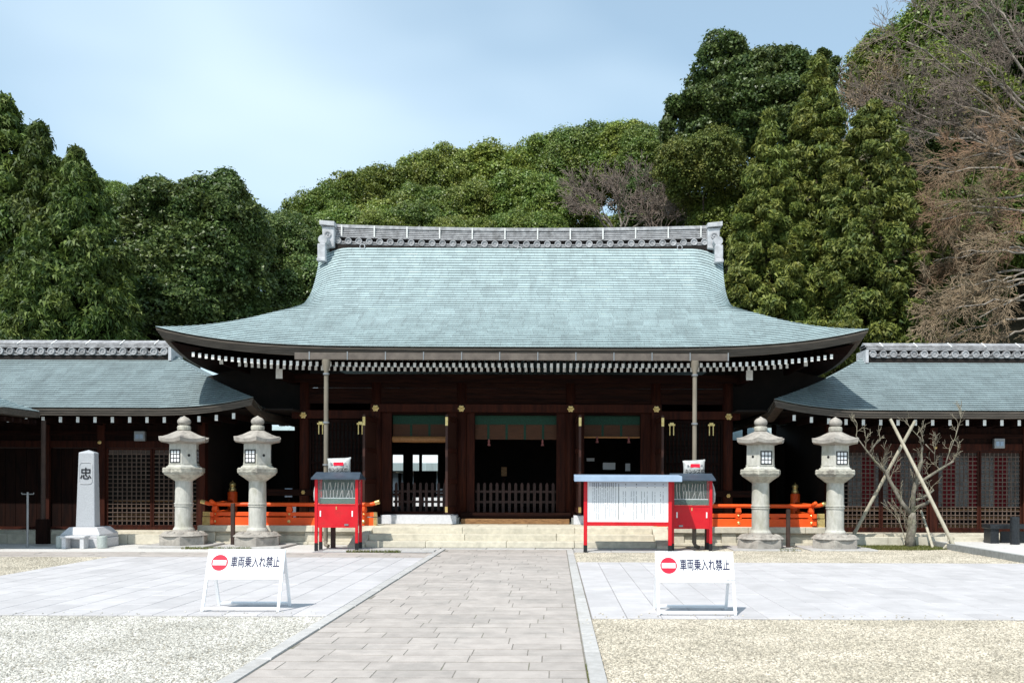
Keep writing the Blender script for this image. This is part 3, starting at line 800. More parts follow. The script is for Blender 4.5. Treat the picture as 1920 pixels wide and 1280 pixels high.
inner('notice_stand', 1107, 861, .24, .1, 27.5, 'paper', 'smaller pale paper slip left of the paper notice in right doorway', 'notice')
inner('notice_stand', 1177, 875, .14, .22, 26.3, 'paper', 'narrow white card on a stand in the right doorway', 'notice')

# stone steps
st = thing('stone_steps', 'three broad cream stone steps up to the shrine hall', 'steps', (C, 21.3, 0))
for k in range(3):
    x = C - 3.42; z1 = .155 * (k + 1) - .012 * k
    cuts = ((1.42, 1.9, 1.6, 1.92), (2.3, 2.2, 2.34), (2.2, 2.75, 1.89))[k]
    for l in cuts:
        MB().box(x + .004, x + l - .004, 21.3 + .42 * k, 21.3 + .42 * (k + 1) + .02, z1 - .15, z1).build('step_stone', M['step'], st, bevel=.01); x += l
for sg in (-1, 1):
    xa, xb = sorted((C + sg * 3.425, C + sg * 3.80))
    b = MB(); b.add([(x, y, z) for x in (xa, xb) for (y, z) in ((21.15, -.02), (22.55, -.02), (22.55, .445), (22.3, .445), (21.25, .08), (21.15, .08))],
                   [(0, 1, 2, 3, 4, 5), (11, 10, 9, 8, 7, 6)] + [(k, k + 6, (k + 1) % 6 + 6, (k + 1) % 6) for k in range(6)])
    b.build('cheek_stone', M['step'], st, bevel=.01)

# ================================================================ side wings
def wing(sg):
    """sg -1 left, 1 right"""
    lab = 'low left wing with copper roof, tiled ridge and dark lattice doors' if sg < 0 else 'low right wing with copper roof and red and white curtain behind lattice'
    w = thing('shrine_wing', lab, 'building', (C + sg * 12, 24, 0), 'wings beside the shrine hall')
    ye, yr = 22.6, 25.9
    ue, far = 6.49, 22.0
    def z_(s): return 3.35 + .45 * s + .025 * s * s
    def lift(d, s): return .27 * max(0, 1 - d / 2.6) ** 2.4 * max(0, 1 - s / 2.5)
    N_ = 26
    us = [0, .15, .3, .5, .75, 1, 1.4, 1.8, 2.3, 2.8, 4, 7, 11, far - ue - 3.4]
    for i in range(N_):
        s0, s1 = 3.3 * i / N_, 3.3 * (i + 1) / N_ + .015
        rows = []
        for s, q, bk in ((s0, .006, .03), (s0, .03, 0), (s1, .006, .03)):
            r = [(C + sg * (ue + s + d), ye + s + bk - q * .5, z_(s + bk) + lift(d, s) + q) for d in us]
            rows.append(r if sg > 0 else r[::-1])
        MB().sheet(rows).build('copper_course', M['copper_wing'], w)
    b = MB()
    rows = [[(C + sg * (ue + s + d), 2 * yr - ye - s, z_(s)) for d in us] for s in np.linspace(0, 3.3, 6)]
    b.sheet(rows)
    rows = [[(C + sg * (ue + s), ye + s + (6.6 - 2 * s) * j / 10, z_(s) + (lift(0, s) if j == 0 else 0)) for j in range(11)] for s in np.linspace(0, 3.3, 8)]
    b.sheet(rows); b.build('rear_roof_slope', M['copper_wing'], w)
    for k in range(3):
        t0 = .01 + .02 * k; zt, zb = -.004 - .055 * k, -.057 - .055 * k
        b = MB()
        b.sheet([[(C + sg * (ue + d + tt), ye + tt, z_(0) + lift(d, 0) + zz) for d in us] for zz, tt in ((zt, t0), (zb, t0 + .004), (zb, t0 + .3))])
        b.sheet([[(C + sg * (ue + tt), ye + tt + 6.6 * j / 6, z_(0) + (lift(0, 0) if j == 0 else 0) + zz) for j in range(7)] for zz, tt in ((zt, t0), (zb, t0 + .004), (zb, t0 + .3))])
        b.build('eave_board', M['copper_dim'], w)
    b = MB(); b.sheet([[(C + sg * (ue + t + d), ye + t, 3.19 + .12 * t + lift(d, t)) for d in us] for t in (.2, .8, 1.5)])
    b.sheet([[(C + sg * (ue + t + d), ye + t, 3.37) for d in us] for t in (1.5, 5.2)])
    b.build('soffit', M['wood'], w)
    # rafters
    rb = MB().box(-.036, .036, 0, 1.4, -.14, 0); ro = rb.build('rafter', M['wood'], w)
    re = MB().box(-.038, .038, -.009, -.001, -.142, .002).build('rafter_end', M['white'], ro)
    n = 0
    d = .55
    while ue + d < 19.5:
        if n == 0: q = ro
        else:
            q = ro.copy(); COL.objects.link(q); e = re.copy(); COL.objects.link(e); e.parent = q
        q.location = (C + sg * (ue + d), 22.78, 3.15 + lift(d, 0) * .7); d += .435; n += 1
    # ridge
    u0 = ue + 3.3
    def rl(name, hwid, z0, z1, m): return MB().box(*sorted((C + sg * (u0 + .05), C + sg * far)), yr - hwid, yr + hwid, z0, z1).build(name, m, w)
    rl('ridge_bed', .3, 4.92, 5.15, M['dark'])
    for k in range(2): rl('ridge_tile_course', .30 - .03 * k, 5.30 + .05 * k, 5.335 + .05 * k, M['tile'])
    rl('ridge_core', .2, 5.0, 5.4, M['dark'])  # near-black like the bed, recess shade behind the tiles put into colour
    b = MB()
    xa, xb = sorted((C + sg * (u0 + .02), C + sg * far))
    b.prism([(0, 0)] * 0 or [(xa, 5.40), (xb, 5.40), (xb, 5.46), (xa, 5.46)], yr - .22, yr + .22)
    b.add([(xa, yr - .27, 5.405), (xb, yr - .27, 5.405), (xb, yr, 5.545), (xa, yr, 5.545), (xb, yr + .27, 5.405), (xa, yr + .27, 5.405)], [(0, 1, 2, 3), (3, 2, 4, 5), (0, 3, 5), (1, 4, 2)])
    b.build('ridge_cap', M['tile'], w)
    k = u0 + .5
    while k < far - 4:
        bb = MB(); x = C + sg * k
        bb.bar((x, yr - .29, 5.40), (x, yr - .02, 5.548), .035, .02); bb.build('ridge_strap', M['strap'], w); k += .97
    ridge_tiles(w, [C + sg * q for q in np.arange(u0 + .2, 17.5, .29)], yr - .34, lambda x: 5.19)
    MB().box(*sorted((C + sg * (u0 - .02), C + sg * (u0 + .06))), yr - .4, yr + .4, 4.93, 5.30).build('ridge_end_tile', M['tile_pale'], w)
    # base and walls
    bs = MB().box(*sorted((C + sg * 7.9, C + sg * far)), 22.7, 30, -.02, .10).build('stone_base', M['step'], w)
    x0, x1 = sorted((C + sg * 7.9, C + sg * 18))
    stones('kerb_stone', x0, x1, 22.5, 22.695, -.02, .22, 1.4, 'step', bs)
    stones('base_stone', x0, x1, 23.3, 23.95, .02, .255, 1.5, 'step', bs)
    yw = 24.0
    xi = X(378, yw) if sg < 0 else 2 * C - X(378, yw)
    xo = C + sg * far
    a, b_ = sorted((xi, xo))
    MB().box(a, b_, yw, yw + .18, 2.42, 2.60).build('head_beam', M['wood_red'], w)
    MB().box(a, b_, yw + .03, yw + .12, 2.604, 3.3).build('upper_wall', M['wood'], w)
    MB().box(a, b_, yw - .02, yw + .14, 2.74, 2.86).build('tie_beam', M['wood_h'], w)
    MB().box(a, b_, yw, yw + .16, .235, .33).build('ground_sill', M['wood_red'], w)
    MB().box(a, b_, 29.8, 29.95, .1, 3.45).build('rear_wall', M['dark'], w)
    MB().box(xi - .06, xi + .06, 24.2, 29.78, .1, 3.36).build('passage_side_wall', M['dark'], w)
    posts = [378, 190, 86, -20, -130] if sg < 0 else [1750, 1925, 2100, 2275, 2450]
    PXs = [X(p, yw) for p in posts]
    if sg > 0: PXs = [xi] + PXs
    for x in PXs: MB().box(x - .10, x + .10, yw - .03, yw + .17, .20, 3.2).build('post', M['wood_red'], w)
    def lattice(x0, x1, z0=.335, z1=2.41):
        t = MB(); f = .045
        for (p, q, r_, s_) in ((x0, x1, z1 - f, z1), (x0, x1, z0, z0 + f), (x0, x0 + f, z0 + f, z1 - f), (x1 - f, x1, z0 + f, z1 - f)): t.box(p, q, yw + .04, yw + .09, r_, s_)
        t = t.build('lattice_door', M['wood_red'], w)
        n = max(3, int(round((x1 - x0 - 2 * f) / .118))); m_ = 18
        for k in range(1, n):
            x = x0 + f + (x1 - x0 - 2 * f) * k / n
            MB().box(x - .011, x + .011, yw + .055, yw + .075, z0 + f, z1 - f).build('lattice_bar', M['lattice'], t)
        for k in range(1, m_):
            z = z0 + f + (z1 - z0 - 2 * f) * k / m_
            MB().box(x0 + f, x1 - f, yw + .046, yw + .062, z - .011, z + .011).build('lattice_rail', M['lattice'], t)
    if sg < 0:
        lattice(PXs[1] + .11, (PXs[1] + PXs[0]) / 2 - .01); lattice((PXs[1] + PXs[0]) / 2 + .01, PXs[0] - .11)
        for p, q in ((PXs[2], PXs[1]), (PXs[3], PXs[2]), (PXs[4], PXs[3])):
            x = p + .11
            while x < q - .12:
                x1 = min(x + .28, q - .11); MB().box(x + .006, x1 - .006, yw + .05, yw + .08, .335, 2.41).build('wall_plank', M['wood'], w); x = x1
        for (dz) in (.62, .80, .98, .50): MB().box(PXs[1] + .1, PXs[0] - .1, yw + .5, yw + .54, dz, dz + .035).build('inner_rail', M['wood_step'], w)
        nail = X(188, yw), Z(832, yw)
    else:
        for p, q in zip(PXs[:-1], PXs[1:]):
            m_ = (p + q) / 2
            if q - p > 1.6: lattice(p + .11, m_ - .01); lattice(m_ + .01, q - .11)
            else: lattice(p + .11, q - .11)
        for dz in (.36, .58, .80): MB().box(PXs[0], PXs[-1], yw + .55, yw + .6, dz, dz + .07).build('inner_rail', M['wood_step'], w)
        nail = X(1752, yw), Z(836, yw)
    b = MB(); b.lathe([(.05, 0), (.05, .02), (.02, .035), (.005, .04)], 8); q = b.build('nail_cover', M['gold'], w); q.rotation_euler = (R(90), 0, 0); q.location = (nail[0], yw - .036, nail[1])
    # box lamp under the eave
    lx, lz = (X(262, 23.9), Z(820, 23.9)) if sg < 0 else (X(1873, 23.9), Z(828, 23.9))
    lp = MB().box(lx - .14, lx + .14, 23.86, 23.975, lz - .13, lz + .13).build('box_lamp', M['silver'], w, bevel=.01)
    for d in (-.055, .055): MB().box(lx + d - .045, lx + d + .045, 23.85, 23.858, lz - .07, lz + .05).build('lamp_lens', M['paleblue'], lp)
    # back of the passage between wing and hall
    MB().box(*sorted((C + sg * 5.8, xi)), 28.5, 28.6, .1, 2.88 if sg > 0 else 3.14).build('passage_wall', M['dark'], w)
    MB().box(*sorted((C + sg * 5.9, xi)), 24.0, 28.4, .2, .43).build('passage_floor', M['wood'], w)
    MB().box(*sorted((C + sg * 5.7, C + sg * 9.6)), 23.3, 28.5, 3.385, 3.42).build('added_passage_ceiling', M['dark'], w)  # ceiling added to keep courtyard light out of the passage
    b = MB(); xa_, xb_, xc_ = C + sg * 5.7, C + sg * 7.0, C + sg * 8.6
    b.add([(xa_, 24.9, 3.42), (xc_, 24.9, 3.42), (xc_, 24.9, 4.40), (xb_, 24.9, 4.75), (xa_, 24.9, 5.05)], [(0, 1, 2, 3, 4)]); b.build('added_passage_backing', M['dark'], w)  # dark backing sheet added to block the sky between hall and wing
    for q in (.25, .6): 
        x = xi + (C + sg * 5.8 - xi) * q; MB().box(x - .06, x + .06, 27.5, 27.62, .43, 3.3).build('passage_post', M['wood'], w)
    return w
wl = wing(-1); wr = wing(1)
for sg, side in ((-1, 'left'), (1, 'right')):
    cx = C + sg * 8.2; co = thing('inner_corridor', 'sunlit inner corridor roof glimpsed in the gap %s of the hall' % side, 'building', (cx, 33, 0), 'inner corridors behind the hall')
    MB().box(cx - 2.6, cx + 2.6, 33.2, 33.4, -.02, 2.9).build('wall', M['dark'], co)
    b = MB(); b.add([(cx - 2.8, 32.7, 3.02), (cx + 2.8, 32.7, 3.02), (cx + 2.8, 34.5, 3.62), (cx - 2.8, 34.5, 3.62), (cx - 2.8, 32.7, 2.92), (cx + 2.8, 32.7, 2.92), (cx + 2.8, 34.5, 3.5), (cx - 2.8, 34.5, 3.5)], [(0, 1, 2, 3), (4, 5, 1, 0), (7, 6, 5, 4), (4, 0, 3, 7), (5, 6, 2, 1), (3, 2, 6, 7)]); b.build('roof', M['copper'], co)
    MB().box(cx - 2.8, cx + 2.8, 32.66, 32.695, 2.93, 3.0).build('fascia', M['white'], co)
    for k in range(4): MB().box(cx - 2.4 + 1.5 * k, cx - 2.2 + 1.5 * k, 32.8, 33.0, -.02, 2.95).build('post', M['wood'], co)

# red and white ceremonial curtain behind the right lattice
cu = thing('striped_curtain', 'red and white striped ceremonial curtain hung behind the right wing lattice', 'curtain', (X(1760, 24.6), 24.6, .8))
x = C + 9.0; k = 0
while x < C + 16:
    w_ = .36; rows = []
    for z in (.92, 1.6, 2.3): rows.append([(x + w_ * j / 4, 24.6 + .035 * math.sin((k * 4 + j) * 1.3), z) for j in range(5)])
    MB().sheet(rows).build('curtain_panel', M['cur_red' if k % 2 else 'cur_white'], cu, smooth=True); x += w_; k += 1

# gatehouse end at the far left, only its eave corner shows
gh = thing('gatehouse', 'dark gatehouse end with copper eave corner at the left edge of photo', 'building', (-15, 20.5, 0))
xe, ya, yb = -12.37, 19.0, 21.75
for i in range(14):
    s0, s1 = .18 * i, .18 * (i + 1) + .01
    MB().sheet([[(xe - s, y, 3.2 + .33 * s + q) for y in (yb, ya)] for s, q in ((s0, .004), (s0, .025), (s1, 0))]).build('copper_course', M['copper'], gh)
b = MB(); b.sheet([[(xe - 2.5 - s, y, 4.03 - .33 * s) for y in (ya, yb)] for s in (0, 2.5)]); b.build('rear_roof_slope', M['copper'], gh)
b = MB()
for y in (ya, yb):
    b.prism([(xe, 3.06), (xe, 3.195), (xe - 2.5, 4.02), (xe - 5, 3.195), (xe - 5, 3.06), (xe - 2.5, 3.85)], y - .04, y + .04)
b.build('verge_board', M['copper_dim'], gh)
MB().box(xe - .30, xe - .003, ya + .05, yb - .05, 3.05, 3.19).build('eave_board', M['copper_dim'], gh)
MB().box(xe - 5, xe - .31, ya + .05, yb - .05, 3.0, 3.1).build('soffit', M['wood'], gh)
for k in range(9): MB().box(xe - .28, xe - .02, ya + .2 + .3 * k, ya + .27 + .3 * k, 2.9, 2.995).build('rafter', M['wood'], gh)
MB().box(xe - 4.5, xe - 1.15, ya + .5, yb - .2, 0, 3.0).build('wall', M['wood'], gh)
MB().tube([(xe + .02, 21.9, 3.0), (xe + .02, 21.9, .05)], .055, 10).build('downpipe', M['iron'], gh)
MB().box(xe - .12, xe + .16, 21.82, 21.98, .02, .62).build('pipe_guard', M['wood'], gh)

# low pavilion across the inner courtyard, glimpsed through the left doorway
pv = thing('inner_pavilion', 'distant pale pavilion with teal eave glimpsed through the left doorway', 'building', (-6, 41, 0))
MB().box(-9, -2, 41, 45, -.02, 1.9).build('wall', M['paper'], pv)
for k in range(8): MB().box(-9 + k - .06, -9 + k + .06, 40.93, 40.998, 0, 1.9).build('post', M['wood'], pv)
MB().box(-9.0, -2, 40.94, 40.998, .9, 1.0).build('rail', M['wood'], pv)
MB().box(-9.3, -1.6, 40.3, 45.5, 2.0, 2.35).build('eave', M['copper'], pv)
MB().box(-8.4, -4, 40.9, 44.6, 2.36, 2.75).build('upper_wall', M['paper'], pv)

# ================================================================ vermilion railings
def railing(xa, xb, outer, label):
    """outer -1: free corner on the left"""
    y = 22.80
    t = thing('railing', label, 'railing', ((xa + xb) / 2, y, .45), 'vermilion railings on the hall platform')
    zt, zm = Z(947, y), Z(965, y)
    zb0, zb1 = Z(987, y) + .01, Z(971, y)
    pts = [(xa, y, zt + .07), (xa + .18, y, zt + .015), (xa + .5, y, zt), (xb - .5, y, zt), (xb - .18, y, zt + .015), (xb, y, zt + .07)]
    MB().tube(pts, .05, 12).build('top_rail', M['orange'], t, smooth=True)
    MB().box(xa + .06, xb - .06, y - .04, y + .04, zm - .05, zm + .05).build('middle_rail', M['orange'], t, bevel=.006)
    MB().box(xa + .08, xb - .08, y - .065, y + .065, zb0, zb1).build('bottom_rail', M['orange'], t, bevel=.006)
    ps = [xa + .35, xb - .38]; n = max(1, round((xb - xa - .73) / 1.75))
    ps = [ps[0] + (ps[1] - ps[0]) * k / n for k in range(n + 1)]
    for x in ps:
        MB().box(x - .075, x + .075, y - .07, y + .07, zb1 + .002, zm - .052).build('post', M['orange'], t)
        MB().lathe([(.075, zm + .052), (.1, zm + .1), (.075, zt - .045)], 4, (x, y, 0), R(45)).build('post_cap', M['orange'], t)
        for z, r in ((zm, .028), ((zb0 + zb1) / 2, .04)):
            o = MB().lathe([(r, 0), (r, .012), (.004, .03)], 10).build('gold_boss', M['gold'], t); o.rotation_euler = (R(90), 0, 0)
            o.location = (x, y - (.042 if z == zm else .067), z)
    for i in range(len(ps) - 1):
        x = (ps[i] + ps[i + 1]) / 2; MB().box(x - .1, x + .1, y - .03, y + .03, zb1 + .002, zm - .052).build('strut', M['orange'], t)
    for x, s in ((xa, 1), (xb, -1)):
        MB().tube([(x - s * .012, y, zt + .075), (x + s * .10, y, zt + .042)], .054, 10).build('gilt_end', M['gold'], t)
        for z, h, d in ((zm, .056, .045), ((zb0 + zb1) / 2, (zb1 - zb0) / 2 + .006, .071)):
            a_, b_ = sorted((x + s * .05, x + s * (.24 if s * outer < 0 else .13))); MB().box(a_, b_, y - d, y + d, z - h, z + h).build('gilt_end', M['gold'], t)
    # return rail going back from the free corner to a post with a gilt finial
    xc = xa + .35 if outer < 0 else xb - .35
    xg = X(436, 25.2) if outer < 0 else X(1491, 25.2)
    MB().tube([(xc, y - .3, zt + .08), (xc, y, zt + .01), (xg, 25.1, zt + .005)], .05, 10).build('return_rail', M['orange'], t, smooth=True)
    for z in (zm, (zb0 + zb1) / 2): MB().bar((xc, y - .25, z), (xg, 25.1, z), .08, .1).build('return_rail', M['orange'], t)
    MB().tube([(xg, 25.2, .44), (xg, 25.2, 1.25)], .13, 14).build('newel_post', M['orange'], t, smooth=False)
    MB().lathe([(.10, 1.252), (.10, 1.33), (.075, 1.36), (.075, 1.40), (.095, 1.44), (.08, 1.49), (.03, 1.53), (.005, 1.57)], 14, (xg, 25.2, 0)).build('gilt_finial', M['gold'], t, smooth=True)
    return t
railing(X(378, 22.8), X(711, 22.8), -1, 'vermilion railing left of the steps behind two stone lanterns')
railing(X(1222, 22.8), X(1549, 22.8), 1, 'vermilion railing right of the steps with right red cabinet before it')
for i, (px, yy, h, lab) in enumerate(((437, 21.9, 1.02, 'thin dark stake standing between the two left stone lanterns'), (1478, 21.6, .93, 'thin dark stake standing between the two right stone lanterns'))):
    x = X(px, yy); MBx = MB().box(x - .045, x + .045, yy - .04, yy + .04, -.02, h); o = MBx.build('stake', M['iron'], bevel=.01); tag(o, lab, 'stake', 'dark stakes between lanterns')

# ================================================================ stone lanterns
def lantern():
    t = thing('stone_lantern', '', 'stone lantern', (0, 0, 0), 'stone lanterns before the hall')
    H = R(-90) + R(30)
    b = MB(); b.lathe([(.58, -.02), (.58, .17), (.565, .19)], 6, rot=H); b.build('base', M['granite_top'], t, bevel=.008)
    b = MB(); b.lathe([(.56, .192), (.56, .205), (.50, .245), (.40, .275), (.27, .30), (.25, .34)], 24, rot=H)
    lo = b.build('lotus_base', M['granite_top'], t, smooth=False)
    for k in range(12):
        a = 2 * math.pi * k / 12
        b = MB(); b.lathe([(.09, 0), (.075, .02), (.01, .032)], 8); q = b.build('petal', M['granite_top'], lo); q.location = (.43 * math.cos(a), .43 * math.sin(a), .262); q.rotation_euler = (0, R(22), a); q.scale = (1, 1, 1)
    b = MB(); b.lathe([(.25, .34), (.235, .37), (.21, .40), (.205, .44), (.203, .9), (.22, .905), (.22, .925), (.205, .93), (.205, .95), (.222, .955), (.222, .985), (.205, .99), (.198, 1.50), (.215, 1.525)], 28)
    b.build('shaft', M['granite_clean'], t, smooth=False)
    b = MB()
    ring = lambda r, z, mixr: [((r * (1 - mixr) + mixr * r * math.cos(R(30)) / math.cos(((a + R(30)) % R(60)) - R(30))) * math.cos(a + R(-90)), (r * (1 - mixr) + mixr * r * math.cos(R(30)) / math.cos(((a + R(30)) % R(60)) - R(30))) * math.sin(a + R(-90)), z) for a in (2 * math.pi * k / 36 for k in range(36))]
    b.loft([ring(.215, 1.526, 0), ring(.245, 1.535, .2), ring(.33, 1.585, .7), ring(.43, 1.645, 1), ring(.475, 1.67, 1), ring(.48, 1.70, 1)]); b.build('bowl', M['granite'], t)
    b = MB(); b.lathe([(.50, 1.702), (.51, 1.715), (.51, 1.82), (.50, 1.832)], 6, rot=H); pl = b.build('platform', M['granite'], t, bevel=.006)
    for k in range(6):
        for e in (-1, 1):
            a = R(-90) + R(60) * k; ap = .51 * math.cos(R(30)); Mx = Matrix.Rotation(a + R(90), 4, 'Z')
            b = MB(); cx = e * .125
            b.prism([(cx - .105, 1.735), (cx + .105, 1.735), (cx + .105, 1.745), (cx - .105, 1.745)], -ap - .012, -ap + .01)
            b.prism([(cx - .105, 1.79), (cx + .105, 1.79), (cx + .105, 1.802), (cx - .105, 1.802)], -ap - .012, -ap + .01)
            b.prism([(cx - .06, 1.75), (cx + .06, 1.75), (cx + .03, 1.782), (cx - .03, 1.782)], -ap - .010, -ap + .01)
            b.v = [tuple(Mx @ Vector(p)) for p in b.v]; b.build('carved_panel', M['granite'], pl)
    b = MB(); b.lathe([(.43, 1.833), (.42, 1.862), (.39, 1.868), (.37, 1.90), (.358, 1.902), (.352, 2.425)], 6, rot=H); fb = b.build('firebox', M['granite_clean'], t, bevel=.006)
    ap = .355 * math.cos(R(30))
    for k in range(6):
        Mx = Matrix.Rotation(R(60) * k, 4, 'Z')
        if k % 2 == 0:
            b = MB(); z0, z1, w = 1.945, 2.265, .145
            for (p, q, r_, s_) in ((-w, w, z1 - .02, z1), (-w, w, z0, z0 + .02), (-w, -w + .02, z0 + .02, z1 - .02), (w - .02, w, z0 + .02, z1 - .02)): b.box(p, q, -ap - .014, -ap + .01, r_, s_)
            for j in (1, 2):
                b.box(-w + .02, w - .02, -ap - .012, -ap + .01, z0 + .02 + .28 * j / 3 - .009, z0 + .02 + .28 * j / 3 + .009)
                b.box(-w + .02 + (2 * w - .04) * j / 3 - .009, -w + .02 + (2 * w - .04) * j / 3 + .009, -ap - .013, -ap + .01, z0 + .02, z1 - .02)
            b.v = [tuple(Mx @ Vector(p)) for p in b.v]; wd = b.build('window', M['black'], t)
            for i in range(3):
                for j in range(3):
                    xa = -w + .02 + (2 * w - .04) * i / 3; za = z0 + .02 + .28 * j / 3
                    b = MB().box(xa + .011, xa + (2 * w - .04) / 3 - .011, -ap - .008, -ap + .008, za + .011, za + .28 / 3 - .011); b.v = [tuple(Mx @ Vector(p)) for p in b.v]; b.build('pane', M['paper'], wd)
            b = MB().box(-.165, .165, -ap - .02, -ap + .01, 1.915, 1.935); b.v = [tuple(Mx @ Vector(p)) for p in b.v]; b.build('window_sill', M['granite_clean'], t)
        else:
            b = MB(); b.lathe([(.035, 0), (.035, .004)], 12); q = b.build('round_hole_disc', M['black'], t); q.rotation_euler = (R(90), 0, R(60) * k); q.location = Mx @ Vector((0, -ap + .003, 2.13))  # flat black disc, the darkness of a hole put into its colour
            b = MB().box(-.13, .13, -ap - .014, -ap + .01, 1.915, 1.95); b.v = [tuple(Mx @ Vector(p)) for p in b.v]; b.build('window_sill', M['granite_clean'], t)
    # roof: six curved planes with lifted corners
    def hexring(r, z, liftc, n=6):
        out = []
        for k in range(6):
            for j in range(n):
                a0 = H + R(60) * k; f = j / n
                p0 = Vector((math.cos(a0), math.sin(a0), 0)); p1 = Vector((math.cos(a0 + R(60)), math.sin(a0 + R(60)), 0))
                p = p0.lerp(p1, f) * r; c = abs(2 * f - 1) ** 2.2
                out.append((p.x * (1 + .035 * c * (r > .3)), p.y * (1 + .035 * c * (r > .3)), z + liftc * c))
        return out
    b = MB(); b.loft([hexring(.34, 2.40, 0), hexring(.40, 2.425, 0), hexring(.575, 2.445, .035), hexring(.59, 2.522, .055), hexring(.50, 2.565, .02), hexring(.38, 2.625, 0), hexring(.25, 2.69, 0), hexring(.15, 2.735, 0)])
    b.build('roof', M['granite_top'], t)
    b = MB(); b.lathe([(.13, 2.735), (.155, 2.75), (.16, 2.81), (.145, 2.85), (.10, 2.865)], 20); b.build('neck_ring', M['granite'], t, smooth=False)
    b = MB(); b.lathe([(.10, 2.866), (.14, 2.89), (.158, 2.94), (.15, 2.985), (.11, 3.03), (.05, 3.06), (.015, 3.085), (.004, 3.09)], 20); b.build('jewel', M['granite_top'], t, smooth=True)
    return t
LN = lantern()
LL = ((345, 22.0, -17, 'stone lantern farthest left, nearest the grey granite monument'), (483, 21.85, -15, 'stone lantern just left of the left red cabinet'),
      (1426, 21.55, 12, 'stone lantern just right of the right red cabinet'), (1566, 21.6, 12, 'stone lantern beside the bare pruned tree on poles'))
for i, (px, yy, a, lab) in enumerate(LL):
    o = LN if i == 0 else dup(LN)
    o.location = (X(px, yy), yy, .04); o.rotation_euler = (0, 0, R(a)); o['label'] = lab
    x = X(px, yy)
    s = tag(MB().box(x - .78, x + .78, yy - .72, yy + .70, -.02, .022).build('footing_slab', M['kerb'], bevel=.008), kind='structure')

# ================================================================ granite monument
mx_, my_ = X(169, 21.75), 21.75
mo = thing('stone_monument', 'tall tapering grey granite monument carved with one black character', 'monument', (mx_, my_, 0))
b = MB(); b.loft([[(mx_ + a * w, my_ - .235 + (.235 - w) + (c + 1) * w * .6, z) for a, c in ((-1, -1), (1, -1), (1, 1), (-1, 1))] for w, z in ((.225, .455), (.185, 2.22))])
n = len(b.v); b.f.pop(); b.m.pop(); b.v.append((mx_, my_ - .07, 2.285)); 
for k in range(4): b.f.append((n - 4 + k, n - 4 + (k + 1) % 4, n)); b.m.append(0)
b.build('pillar', M['monument'], mo, bevel=.012)
b = MB(); b.loft([[(mx_ + a * w, my_ + c * w, z) for a, c in ((-1, -1), (1, -1), (1, 1), (-1, 1))] for w, z in ((.46, .20), (.46, .29), (.33, .452))]); b.build('sloped_plinth', M['monument_base'], mo, bevel=.01)
MB().box(mx_ - .48, mx_ + .50, my_ - .48, my_ + .40, -.02, .198).build('lower_plinth', M['monument_base'], mo, bevel=.01)
b = MB()
def lx(z): return my_ - .235 + (z - .455) / 1.765 * .045
outline = [(.155 * sx, z) for sx, z in ((-1, 1.50), (1, 1.50), (1, 1.96), (-1, 1.96))]
fr = []
for k in range(24):
    t = 2 * math.pi * k / 24; cx = math.copysign(abs(math.cos(t)) ** .35, math.cos(t)); sz = math.copysign(abs(math.sin(t)) ** .35, math.sin(t))
    z = 1.73 + .255 * sz; fr.append((mx_ + .155 * cx, lx(z) - .002, z))
b.tube(fr + [fr[0]], .007, 4, cap=False); b.build('carved_frame', M['monument_base'], mo)

def text(body, name, parent, m, loc, size, rx=90, sx=1.0, bold=0.0, depth=.001):
    c = bpy.data.curves.new(name, 'FONT'); c.body = body; c.size = size; c.align_x = 'CENTER'; c.align_y = 'CENTER'; c.extrude = depth; c.offset = bold; c.resolution_u = 3
    o = bpy.data.objects.new(name, c); COL.objects.link(o)
    bpy.context.view_layer.update()
    me = bpy.data.meshes.new_from_object(o.evaluated_get(bpy.context.evaluated_depsgraph_get()))
    bpy.data.objects.remove(o); me.name = name; me.materials.clear(); me.materials.append(m)
    q = bpy.data.objects.new(name, me); COL.objects.link(q); put(q, parent)
    q.location = loc; q.rotation_euler = (R(rx), 0, 0); q.scale = (sx, 1, 1); return q
text('忠', 'carved_character', mo, M['ink'], (mx_ + .0, lx(1.70) - .004, 1.70), .30, 88.4, .95, .004)
tb = MB(); tb.box(mx_ - .285, mx_ + .285, my_ - .80, my_ - .53, .225, .275); tb = tb.build('offering_table', M['monument_base'], mo, bevel=.006)
for d in (-.21, .21): MB().box(mx_ + d - .045, mx_ + d + .045, my_ - .78, my_ - .56, -.02, .223).build('table_support', M['monument_base'], tb)
for px in (115, 192):
    b = MB(); b.lathe([(.105, -.02), (.112, .0), (.112, .24), (.10, .265), (.08, .265), (.08, .2)], 20, (X(px, 21.2), 21.2, 0)); o = b.build('stone_vase', M['vase'], smooth=False)
    tag(o, 'cylindrical grey stone vase at the %s of the monument base' % ('left corner' if px < 150 else 'right corner'), 'vase', 'stone vases before the monument')
tp = thing('post_stand', 'thin grey T shaped metal post standing left of the monument', 'post', (X(52, 21.2), 21.2, 0)); x = X(52, 21.2)
MB().tube([(x, 21.2, -.02), (x, 21.2, 1.28)], .024, 8).build('post', M['silver'], tp)
MB().tube([(x - .14, 21.2, 1.27), (x - .135, 21.2, 1.235), (x + .135, 21.2, 1.235), (x + .14, 21.2, 1.27)], .014, 6).build('crossbar', M['silver'], tp)

